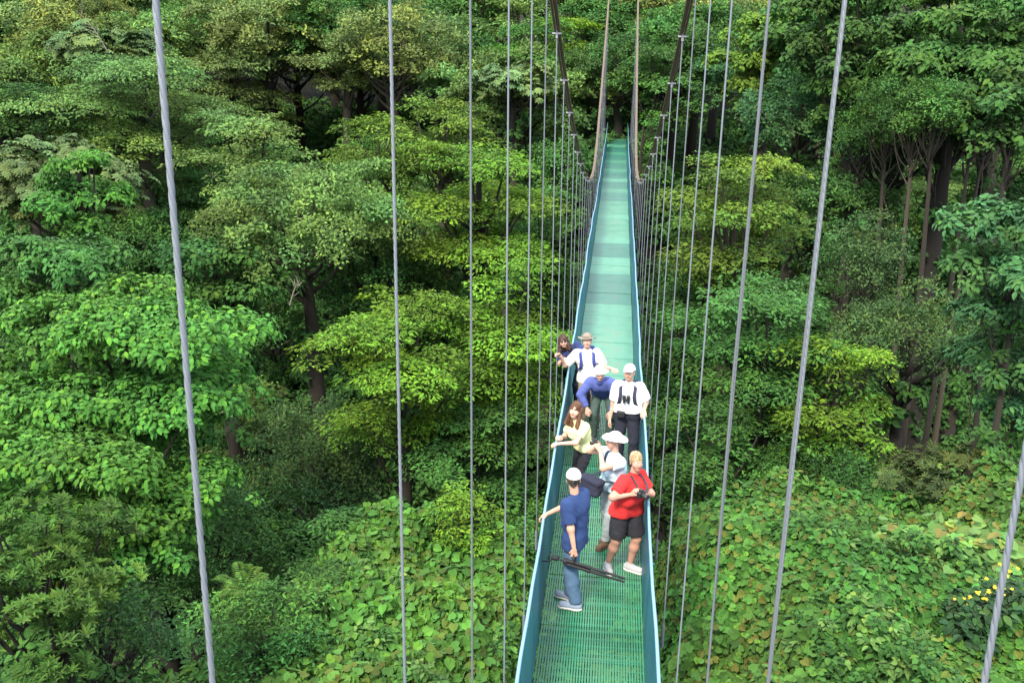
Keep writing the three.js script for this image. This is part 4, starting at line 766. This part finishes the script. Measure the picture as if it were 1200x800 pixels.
    mesh(s.legs.name ?? 'trousers', surfaceNet((x, y, z) => smin(Math.max(pel(x, y, z), (x - top.x) * u.x + (y - top.y) * u.y + (z - top.z) * u.z), Math.min(L(x, y, z), Rr(x, y, z)), 0.035) + fold(x, y, z, 0.011), lo, hi, 0.0125), cloth(...s.legs.colour), o);
  }
  const shoeM = cloth(...(s.shoe ?? [0.25, 0.25, 0.27])), soleM = plastic(...(s.sole ?? [0.6, 0.58, 0.54]), 0.7);
  for (const k of ['L', 'R']) {
    const f = foot(k, 0.012), a = bone(ank[k].clone().add(V(0, -0.045, 0)), ank[k].clone().add(V(0, -0.005, 0)), 0.05, 0.046), b = bounds([ank[k], toe[k], toe[k].clone().addScaledVector(toe[k + 'f'], 0.03)], 0.09), y0 = ank[k].y - 0.095, fn = join([f, a], 0.03);
    const sh1 = mesh('shoe', surfaceNet((x, y, z) => Math.max(fn(x, y, z), y0 + 0.024 - y), b[0], b[1], 0.006), shoeM, o);
    mesh('sole', surfaceNet((x, y, z) => Math.max(fn(x, y + (y < y0 + 0.03 ? y0 + 0.03 - y : 0), z) - 0.005, y0 + 0.002 - y, y - y0 - 0.026), b[0], b[1], 0.006), soleM, sh1);
  }
  // hair and hats in the head's own frame
  const hairTint = (x, y, z) => { const n = 0.75 + 0.5 * noise(x * 60, y * 6, z * 60) + 0.3 * noise(x * 140, y * 12, z * 140); return hairC.map(c => Math.max(0.004, c * n)); };
  if (s.hair) {
    const shell = ell(0, 0.042, -0.02, 0.087, 0.103, 0.105), face = join([ell(0, -0.045, 0.085, 0.062, 0.098, 0.075)], 0.01), fs = [];
    if (s.hair === 'long' || s.hair === 'curly') { const w = s.hair === 'curly' ? 0.045 : 0.032, dn = s.hair === 'curly' ? -0.16 : -0.24; for (const m of [-1, 1]) fs.push(bone(V(m * 0.07, 0.03, -0.02), V(m * 0.1, dn, 0.02), 0.035, w)); fs.push(bone(V(0, 0, -0.075), V(0, dn, -0.085), 0.06, 0.055), bone(V(0.05, 0, -0.06), V(0.07, dn, -0.055), 0.045, 0.04), bone(V(-0.05, 0, -0.06), V(-0.07, dn, -0.055), 0.045, 0.04)); }
    else fs.push(bone(V(0, 0, -0.06), V(0, -0.07, -0.07), 0.055, 0.03));
    const low = join(fs, 0.03), amp = s.hair === 'curly' ? 0.016 : 0.01;
    const g = surfaceNet((x, y, z) => { let d = smin(shell(x, y, z), low(x, y, z), 0.03); if (s.hair === 'short') d = Math.max(d, -0.07 - y); if (s.hat) d = Math.max(d + 0.006, y - 0.05); d = Math.max(d, -face(x, y, z) + 0.0); return d + amp * noise(x * 38 + seed, y * (s.hair === 'curly' ? 38 : 9), z * 38) + amp * 0.6 * noise(x * 80, y * (s.hair === 'curly' ? 70 : 16), z * 80); }, [-0.17, -0.31, -0.18], [0.17, 0.18, 0.12], 0.0055, hairTint);
    mesh('hair', g.applyMatrix4(hm), tinted, o);
  }
  if (s.hat) {
    const h = s.hat, g = [];
    const dome = ell(0, 0.052, -0.014, 0.092, h.crown ?? 0.098, 0.11), base = h.base ?? 0.045;
    let fn;
    if (h.kind === 'cap') { const peak = (x, y, z) => { const a = x / 0.078, c = (z - 0.08) / 0.1, q = Math.sqrt(a * a + c * c) - 1; return Math.max(q * 0.075, Math.abs(y - (0.058 - 0.12 * Math.max(0, z - 0.08) - x * x * 2.4)) - 0.005, 0.06 - z); }; fn = (x, y, z) => smin(Math.max(dome(x, y, z), base - y), peak(x, y, z), 0.008); }
    else { const br = h.brim ?? 0.17, brim = (x, y, z) => { const r = Math.hypot(x, z + 0.014), a = Math.atan2(z, x); return Math.max(r - br, 0.06 - r, Math.abs(y - (base + 0.012 - 0.35 * Math.max(0, r - 0.1) * (h.droop ?? 0.6) + 0.012 * Math.sin(2 * a + 0.6) * (r / br))) - 0.0055); }; fn = (x, y, z) => smin(Math.max(dome(x, y, z), base - y), brim(x, y, z), 0.012); }
    const b = (h.brim ?? 0.2) + 0.02, hat = mesh(h.kind === 'cap' ? 'cap' : 'hat', surfaceNet((x, y, z) => fn(x, y, z) + 0.0015 * noise(x * 30 + seed, y * 30, z * 30), [-b, -0.05, -b], [b, 0.19, b], 0.0055).applyMatrix4(hm), cloth(...h.colour), o);
    if (h.band) mesh('hat_band', surfaceNet((x, y, z) => Math.max(dome(x, y, z) - 0.004, base + 0.008 - y, y - base - 0.03), [-0.12, 0, -0.14], [0.12, 0.12, 0.12], 0.005).applyMatrix4(hm), cloth(...h.band), hat);
  }
  if (s.glasses) { const gg = []; for (const m of [-1, 1]) { gg.push(new THREE.SphereGeometry(0.024, 14, 8).scale(1, 0.8, 0.28).translate(m * 0.032, 0.01, 0.094)); gg.push(limb([[m * 0.056, 0.014, 0.088, 0.003], [m * 0.079, 0.012, 0.02, 0.003]], 5, 1)); } gg.push(limb([[-0.012, 0.014, 0.098, 0.003], [0.012, 0.014, 0.098, 0.003]], 5, 1)); mesh('sunglasses', mergeGeometries(gg.map(q => { q.deleteAttribute('uv'); return q.index ? q.toNonIndexed() : q; })).applyMatrix4(hm), plastic(0.02, 0.018, 0.018, 0.15), o); }
  return { o, P, N, u, lc, fc, lp, fp, sh, elb, wri, handPts, H, c1, c2, chest: (a, b, c) => N.clone().addScaledVector(u, -a).addScaledVector(lc, b).addScaledVector(fc, c) };
}
// things people carry are top-level, placed in the same local frame as their bearer
function carried(who, name, label, category) { const t = thing(name, label, category); t.position.copy(who.o.position); return t; }
function roundBox(w, h, d, r, cell = 0.008, amp = 0) { return surfaceNet((x, y, z) => { const a = Math.max(Math.abs(x) - w / 2 + r, 0), b = Math.max(Math.abs(y) - h / 2 + r, 0), c = Math.max(Math.abs(z) - d / 2 + r, 0); return Math.hypot(a, b, c) + Math.min(0, Math.max(Math.abs(x) - w / 2 + r, Math.abs(y) - h / 2 + r, Math.abs(z) - d / 2 + r)) - r + amp * noise(x * 14, y * 14, z * 14); }, [-w / 2 - 0.03, -h / 2 - 0.03, -d / 2 - 0.03], [w / 2 + 0.03, h / 2 + 0.03, d / 2 + 0.03], cell); }
function frame(p, x, y, z) { return new THREE.Matrix4().makeBasis(x, y, z).setPosition(p); }
function backpack(who, label, colour, strapColour, fatC = 0) {
  const t = carried(who, 'backpack', label, 'backpack'), m = cloth(...colour), sm = cloth(...strapColour);
  mesh('pack', roundBox(0.3, 0.44, 0.17, 0.06, 0.01, 0.008).applyMatrix4(frame(who.chest(0.26, 0, -0.235 - fatC), who.lc, who.u, who.fc)), m, t);
  mesh('pocket', roundBox(0.22, 0.2, 0.08, 0.035, 0.01, 0.006).applyMatrix4(frame(who.chest(0.34, 0, -0.33 - fatC), who.lc, who.u, who.fc)), m, t);
  for (const k of [-1, 1]) mesh('strap', ribbon([who.chest(0.08, k * 0.11, -0.15), who.chest(-0.012, k * 0.115, -0.03), who.chest(0.05, k * 0.115, 0.105), who.chest(0.17, k * 0.112, 0.15 + fatC), who.chest(0.29, k * 0.135, 0.125 + fatC), who.chest(0.36, k * 0.165, 0.01), who.chest(0.38, k * 0.13, -0.15)], 0.055, 0.014, who.lc), sm, t);
  return t;
}
function photoCamera(who, name, label, p, x, y, z, scale = 1) {
  const t = carried(who, name, label, 'camera'), black = plastic(0.018, 0.018, 0.02, 0.45), M = frame(p, x, y, z).scale(V(scale, scale, scale));
  const bodyG = roundBox(0.13, 0.085, 0.055, 0.014, 0.006).applyMatrix4(M); mesh('camera_body', bodyG, black, t);
  mesh('prism_hump', roundBox(0.05, 0.04, 0.05, 0.012, 0.006).translate(0, 0.052, 0).applyMatrix4(M), black, t);
  const lens = mesh('lens', new THREE.LatheGeometry([[0.0, 0], [0.03, 0], [0.033, 0.02], [0.033, 0.05], [0.037, 0.055], [0.037, 0.085], [0.031, 0.087], [0.029, 0.075], [0, 0.072]].map(q => new THREE.Vector2(...q)), 20).rotateX(Math.PI / 2).translate(0, -0.005, 0.02).applyMatrix4(M), black, t);
  mesh('front_glass', new THREE.SphereGeometry(0.029, 16, 6, 0, 6.3, 0, 0.6).rotateX(Math.PI / 2).translate(0, -0.005, 0.072).applyMatrix4(M), plastic(0.03, 0.02, 0.05, 0.05), lens);
  return t;
}
function binoculars(who, label, p, x, y, z) {
  const t = carried(who, 'binoculars', label, 'binoculars'), black = plastic(0.02, 0.02, 0.024, 0.5), M = frame(p, x, y, z);
  for (const k of [-1, 1]) mesh('barrel', new THREE.LatheGeometry([[0, -0.06], [0.019, -0.06], [0.019, -0.03], [0.024, -0.01], [0.025, 0.05], [0.028, 0.055], [0.028, 0.07], [0, 0.066]].map(q => new THREE.Vector2(...q)), 16).translate(k * 0.034, 0, 0).applyMatrix4(M), black, t);
  mesh('bridge_hinge', roundBox(0.05, 0.05, 0.03, 0.01, 0.006).applyMatrix4(M), black, t);
  return t;
}
const manBlue = person({ label: 'man in royal blue T-shirt, jeans and white cap seen from behind, carrying a tripod', at: [-0.26, 11.28], pelvis: [0.01, 0.965, 0], neck: [-0.01, 1.49, 0], yawP: -105, yawC: -118, yawH: -172, pitchH: 0, fat: 0.012,
  hands: { R: [-0.345, 1.1, -0.24], L: [0.03, 0.8, 0.29] }, elbow: { R: [-0.4, -0.8, -0.2], L: [1, -0.1, -0.5] }, grip: { R: { curl: 0.55, palm: [0, -1, 0] }, L: { dir: [0.02, -1, 0.05], palm: [-0.1, 0, -1], curl: 1.15 } }, feet: { L: [0.04, 0, 0.09, -98], R: [-0.03, 0, -0.12, -110] },
  top: { colour: [0.012, 0.034, 0.115], sleeve: 0.8, hem: -0.13, loose: 0.024 }, legs: { colour: [0.075, 0.14, 0.24], loose: 0.022, name: 'jeans' }, shoe: [0.22, 0.27, 0.36], hair: 'short', hairColour: [0.06, 0.045, 0.035], hat: { kind: 'cap', colour: [0.76, 0.74, 0.7] } });
{ // tripod held level in his near hand
  const t = carried(manBlue, 'tripod', 'folded black camera tripod held level beside jeans', 'tripod'), A = V(-0.25, 0.765, 0.235), B = V(0.6, 0.6, 0.35), ax = B.clone().sub(A).normalize(), up = V(0, 1, 0).addScaledVector(ax, -ax.y).normalize(), sd = V().crossVectors(ax, up), black = plastic(0.008, 0.008, 0.011, 0.75), at = (a, b, c) => A.clone().addScaledVector(ax, a).addScaledVector(up, b).addScaledVector(sd, c), L = A.distanceTo(B), p4 = (v, r) => [v.x, v.y, v.z, r];
  for (let k = 0; k < 3; k++) { const b = 0.027 * Math.cos(k * 2.094 + 0.5), c = 0.027 * Math.sin(k * 2.094 + 0.5); const l = mesh('leg', limb([p4(at(0.17, b, c), 0.021), p4(at(0.45, b, c), 0.021), p4(at(0.46, b, c), 0.0175), p4(at(0.7, b, c), 0.0175), p4(at(0.71, b, c), 0.0145), p4(at(L, b, c), 0.0145)], 8, 2), black, t); mesh('rubber_foot', limb([p4(at(L, b, c), 0.013), p4(at(L + 0.03, b, c), 0.014)], 8, 1), black, l); mesh('leg_lock', limb([p4(at(0.44, b, c), 0.026), p4(at(0.48, b, c), 0.026)], 8, 1), black, l); }
  mesh('centre_column', limb([p4(at(0.06, 0, 0), 0.013), p4(at(0.3, 0, 0), 0.013)], 8, 1), black, t);
  mesh('shoulder', limb([p4(at(0.14, 0, 0), 0.038), p4(at(0.19, 0, 0), 0.04)], 10, 1), black, t);
  const h = mesh('ball_head', limb([p4(at(-0.01, 0, 0), 0.024), p4(at(0.03, 0, 0), 0.03), p4(at(0.075, 0, 0), 0.026)], 12, 3), black, t);
  mesh('mounting_plate', new THREE.BoxGeometry(0.018, 0.05, 0.08).applyMatrix4(frame(at(-0.035, 0, 0), ax, up, sd)), black, h); mesh('pan_handle', limb([p4(at(0.02, 0, 0), 0.008), p4(at(-0.02, -0.05, 0.02), 0.008), p4(at(-0.1, -0.075, 0.03), 0.011)], 7, 2), black, h);
  mesh('wrist_strap', ribbon([at(0.28, 0.02, -0.03), at(0.26, 0.09, -0.045), at(0.24, 0.13, 0.0), at(0.26, 0.09, 0.045), at(0.28, 0.02, 0.03)], 0.018, 0.003, ax), black, t);
}
const womanRed = person({ label: 'blonde woman in red polo and black shorts holding a camera at her chest', at: [0.33, 12.25], pelvis: [0.05, 0.91, -0.02], neck: [0.11, 1.375, 0], yawP: 36, yawC: 50, yawH: 20, pitchH: -6, scale: 0.96, fat: 0.042, bust: 1, skin: [0.5, 0.27, 0.2],
  hands: { R: [0.09, 1.2, 0.25], L: [0.26, 1.17, 0.16] }, elbow: { R: [-0.9, -0.6, 0], L: [0.8, -0.6, 0.1] }, grip: { R: { dir: [0.6, 0.5, 0.4], palm: [0.5, -0.2, -0.6], curl: 0.7 }, L: { dir: [-0.3, 0.6, 0.5], palm: [-0.8, -0.2, 0.1], curl: 0.8 } }, feet: { R: [-0.16, 0, 0.02, 12], L: [0.13, 0, 0, 60] },
  top: { colour: [0.5, 0.018, 0.018], sleeve: 0.72, hem: -0.1, loose: 0.02, name: 'polo_shirt' }, legs: { colour: [0.014, 0.014, 0.02], length: 0.9, loose: 0.022, name: 'shorts' }, shoe: [0.36, 0.36, 0.38], hair: 'short', hairColour: [0.42, 0.3, 0.16] });
photoCamera(womanRed, 'camera', 'black camera held against the red polo', V(0.21, 1.235, 0.3), womanRed.lc, V(0, 1, 0), womanRed.fc);
mesh('neck_strap', ribbon([V(0.14, 1.25, 0.31), womanRed.chest(0.1, -0.09, 0.17), womanRed.chest(0.01, -0.085, 0.06), womanRed.chest(-0.02, 0, -0.075), womanRed.chest(0.01, 0.085, 0.06), womanRed.chest(0.1, 0.09, 0.17), V(0.28, 1.25, 0.29)], 0.03, 0.004, womanRed.u.clone().cross(womanRed.fc).normalize().add(V(0, 0.02, 0))), plastic(0.02, 0.02, 0.03, 0.7), scene.getObjectByName('camera'));
const womanHat = person({ label: 'woman in wide white sun hat and pale blue top taking a picture', at: [0.1, 12.9], pelvis: [0.09, 0.92, -0.04], neck: [0.1, 1.375, 0], yawP: -40, yawC: -62, yawH: -66, pitchH: -6, scale: 0.96, fat: 0.016, bust: 1, skin: [0.62, 0.36, 0.26],
  hands: { L: [-0.1, 1.45, 0.13], R: [-0.11, 1.45, -0.06] }, elbow: { L: [0.7, -0.7, 0], R: [-0.7, -0.7, 0] }, grip: { L: { dir: [-0.5, 0.75, -0.3], palm: [-0.5, -0.2, -0.8], curl: 0.75 }, R: { dir: [-0.5, 0.75, 0.3], palm: [-0.5, -0.2, 0.8], curl: 0.75 } }, feet: { L: [0.03, 0, 0.05, -35], R: [0.12, 0, -0.12, -60] },
  top: { colour: [0.5, 0.68, 0.78], sleeve: 0.5, hem: -0.08, loose: 0.02 }, legs: { colour: [0.3, 0.34, 0.35], loose: 0.018 }, shoe: [0.12, 0.07, 0.04], sole: [0.08, 0.06, 0.05], hair: 'short', hairColour: [0.2, 0.13, 0.07], hat: { kind: 'wide', brim: 0.185, colour: [0.8, 0.76, 0.77], droop: 0.3 } });
photoCamera(womanHat, 'camera', 'small black camera raised by the woman in the white sun hat', V(-0.165, 1.53, 0.04), V(0.3, 0, 0.95).normalize(), V(0, 1, 0), V(-0.95, 0, 0.3).normalize(), 0.75);
{
  const t = carried(womanHat, 'shoulder_bag', 'black camera shoulder bag hanging beside pale blue top', 'bag'), m = cloth(0.014, 0.017, 0.035);
  mesh('pouch', roundBox(0.32, 0.23, 0.16, 0.05, 0.009, 0.012).applyMatrix4(frame(V(-0.2, 0.97, 0.2), V(0.85, -0.15, 0.5).normalize(), V(0.13, 0.99, 0).normalize(), V(-0.5, 0.06, 0.85).normalize())), m, t);
  mesh('flap', roundBox(0.33, 0.08, 0.18, 0.035, 0.009, 0.006).applyMatrix4(frame(V(-0.19, 1.055, 0.2), V(0.85, -0.15, 0.5).normalize(), V(0.13, 0.99, 0).normalize(), V(-0.5, 0.06, 0.85).normalize())), m, t);
  mesh('strap', ribbon([V(-0.3, 1.05, 0.12), womanHat.chest(0.22, 0.02, 0.19), womanHat.chest(0.03, -0.09, 0.08), womanHat.chest(-0.005, -0.11, -0.04), womanHat.chest(0.16, 0, -0.16), womanHat.chest(0.34, 0.15, -0.04), V(-0.08, 1.06, 0.25)], 0.045, 0.006, womanHat.lc), m, t);
}
const womanYellow = person({ label: 'long-haired woman in pale yellow top and black trousers, hands on the rail', at: [-0.25, 14.2], pelvis: [0.0, 0.905, -0.05], neck: [-0.11, 1.33, 0.03], yawP: -62, yawC: -48, yawH: -18, pitchH: -10, tiltH: -8, scale: 0.96, bust: 1, skin: [0.66, 0.4, 0.3],
  hands: { L: [-0.33, 1.1, 0.4], R: [-0.35, 1.1, 0.14] }, elbow: { L: [0.3, -0.9, -0.3], R: [-0.4, -0.8, -0.3] }, grip: { L: { palm: [0, -1, 0], curl: 0.6 }, R: { palm: [0, -1, 0], curl: 0.6 } }, feet: { L: [0.03, 0, 0.1, -50], R: [0.02, 0, -0.16, -70] },
  top: { colour: [0.78, 0.74, 0.36], sleeve: 0.62, hem: -0.02, loose: 0.012 }, legs: { colour: [0.012, 0.012, 0.02], loose: 0.012 }, shoe: [0.1, 0.1, 0.1], hair: 'long', hairColour: [0.12, 0.048, 0.02] });
const manWhite = person({ label: 'man in white shirt, white cap and dark trousers with dark backpack straps', at: [0.42, 15.6], pelvis: [-0.01, 0.96, 0], neck: [-0.02, 1.47, 0.02], yawP: -10, yawC: -8, yawH: -14, pitchH: -8, fat: 0.022, skin: [0.6, 0.34, 0.25],
  hands: { R: [-0.3, 0.86, 0.08], L: [0.235, 1.1, 0.22] }, elbow: { R: [-0.3, -0.2, -1], L: [0.3, -0.6, -0.8] }, grip: { R: { curl: 0.5, palm: [1, 0, 0] }, L: { dir: [0, -0.6, 0.8], palm: [0, -0.8, -0.6], curl: 0.6 } }, feet: { L: [0.11, 0, 0.04, 12], R: [-0.12, 0, 0, -20] },
  top: { colour: [0.76, 0.76, 0.74], sleeve: 0.85, hem: 0.05, loose: 0.03 }, legs: { colour: [0.016, 0.017, 0.032], loose: 0.02 }, shoe: [0.05, 0.05, 0.05], sole: [0.1, 0.1, 0.1], hair: 'short', hairColour: [0.3, 0.28, 0.26], hat: { kind: 'cap', colour: [0.8, 0.8, 0.8] } });
backpack(manWhite, 'dark navy backpack on the man in the white shirt', [0.02, 0.025, 0.06], [0.02, 0.022, 0.05], 0.03);
binoculars(manWhite, 'black binoculars hanging on a white shirt', manWhite.chest(0.2, -0.01, 0.21), manWhite.lc, manWhite.u, manWhite.fc);
{ const t = carried(manWhite, 'belt_pouch', 'small black pouch on the belt of the man in white shirt', 'pouch'); mesh('pouch', roundBox(0.13, 0.1, 0.07, 0.02, 0.007, 0.004).applyMatrix4(frame(V(-0.13, 0.99, 0.16), manWhite.lc, manWhite.u, manWhite.fc)), cloth(0.012, 0.012, 0.014), t); mesh('lid', roundBox(0.135, 0.04, 0.076, 0.015, 0.007).applyMatrix4(frame(V(-0.13, 1.025, 0.16), manWhite.lc, manWhite.u, manWhite.fc)), cloth(0.02, 0.02, 0.022), t); }
person({ label: 'person in blue long sleeves and pale hat bending forward with hands on knees', at: [-0.03, 16.75], pelvis: [0.03, 0.84, -0.2], neck: [-0.04, 1.15, 0.16], yawP: 0, yawC: -4, yawH: 10, pitchH: 4, skin: [0.6, 0.36, 0.27],
  hands: { L: [0.17, 0.62, 0.2], R: [-0.24, 0.66, 0.2] }, elbow: { L: [1, 0, -0.1], R: [-1, 0, -0.1] }, grip: { L: { dir: [-0.1, -0.7, 0.3], palm: [-0.3, -0.3, -1], curl: 0.4 }, R: { dir: [0.1, -0.7, 0.3], palm: [0.3, -0.3, -1], curl: 0.4 } }, feet: { L: [0.15, 0, 0, 10], R: [-0.12, 0, 0, -10] },
  top: { colour: [0.07, 0.095, 0.3], sleeve: 1.92, hem: -0.04, loose: 0.026, name: 'jacket' }, legs: { colour: [0.045, 0.075, 0.065], loose: 0.018 }, shoe: [0.08, 0.08, 0.09], hair: 'short', hairColour: [0.1, 0.07, 0.05], hat: { kind: 'wide', brim: 0.15, colour: [0.72, 0.7, 0.62], droop: 0.7 } });
const manHat = person({ label: 'man in brown brimmed hat and cream shirt stretching both arms out sideways', at: [-0.22, 17.4], pelvis: [-0.06, 0.955, -0.05], neck: [-0.11, 1.44, 0.02], yawP: 0, yawC: 2, yawH: 4, pitchH: -12, skin: [0.62, 0.36, 0.27],
  hands: { R: [-0.56, 1.37, 0.22], L: [0.36, 1.2, 0.3] }, elbow: { R: [-0.2, -1, -0.2], L: [0.2, -1, -0.2] }, grip: { R: { dir: [-0.75, 0.35, 0.3], palm: [-0.3, 0, 1], curl: 1.0 }, L: { palm: [0, -1, 0], curl: 0.5 } }, feet: { L: [0.1, 0, 0, 10], R: [-0.14, 0, 0, -12] },
  top: { colour: [0.8, 0.76, 0.66], sleeve: 0.92, hem: -0.1, loose: 0.026 }, legs: { colour: [0.22, 0.18, 0.13], loose: 0.018 }, shoe: [0.1, 0.07, 0.05], hair: 'short', hairColour: [0.25, 0.2, 0.16], hat: { kind: 'wide', brim: 0.165, colour: [0.2, 0.165, 0.13], band: [0.06, 0.05, 0.04], droop: 0.25 } });
backpack(manHat, 'blue backpack on the man in the brown hat', [0.015, 0.035, 0.14], [0.03, 0.045, 0.2], 0.012);
person({ label: 'woman with dark curly hair and sunglasses leaning out over the left rail', at: [-0.42, 18.3], pelvis: [0.04, 0.9, 0], neck: [-0.27, 1.235, 0.05], yawP: -25, yawC: -10, yawH: 6, pitchH: -6, tiltH: 10, scale: 0.94, headShift: [-0.06, -0.05, 0.03], skin: [0.55, 0.32, 0.23], glasses: 1,
  hands: { R: [-0.32, 1.09, 0.36], L: [-0.19, 1.1, 0.3] }, elbow: { L: [0.6, -0.7, 0], R: [-0.8, -0.5, 0] }, grip: { L: { dir: [-0.3, -0.1, 0.6], palm: [0, -1, 0], curl: 0.6 }, R: { dir: [0.4, -0.3, 0.5], palm: [0, -1, 0], curl: 0.6 } }, feet: { L: [0.12, 0, 0.02, 0], R: [-0.06, 0, 0, -20] },
  top: { colour: [0.02, 0.03, 0.1], sleeve: 0.8, hem: -0.08, loose: 0.016 }, legs: { colour: [0.03, 0.035, 0.06], loose: 0.014 }, shoe: [0.1, 0.1, 0.1], hair: 'curly', hairColour: [0.06, 0.028, 0.016] });


renderer.render(scene, camera);
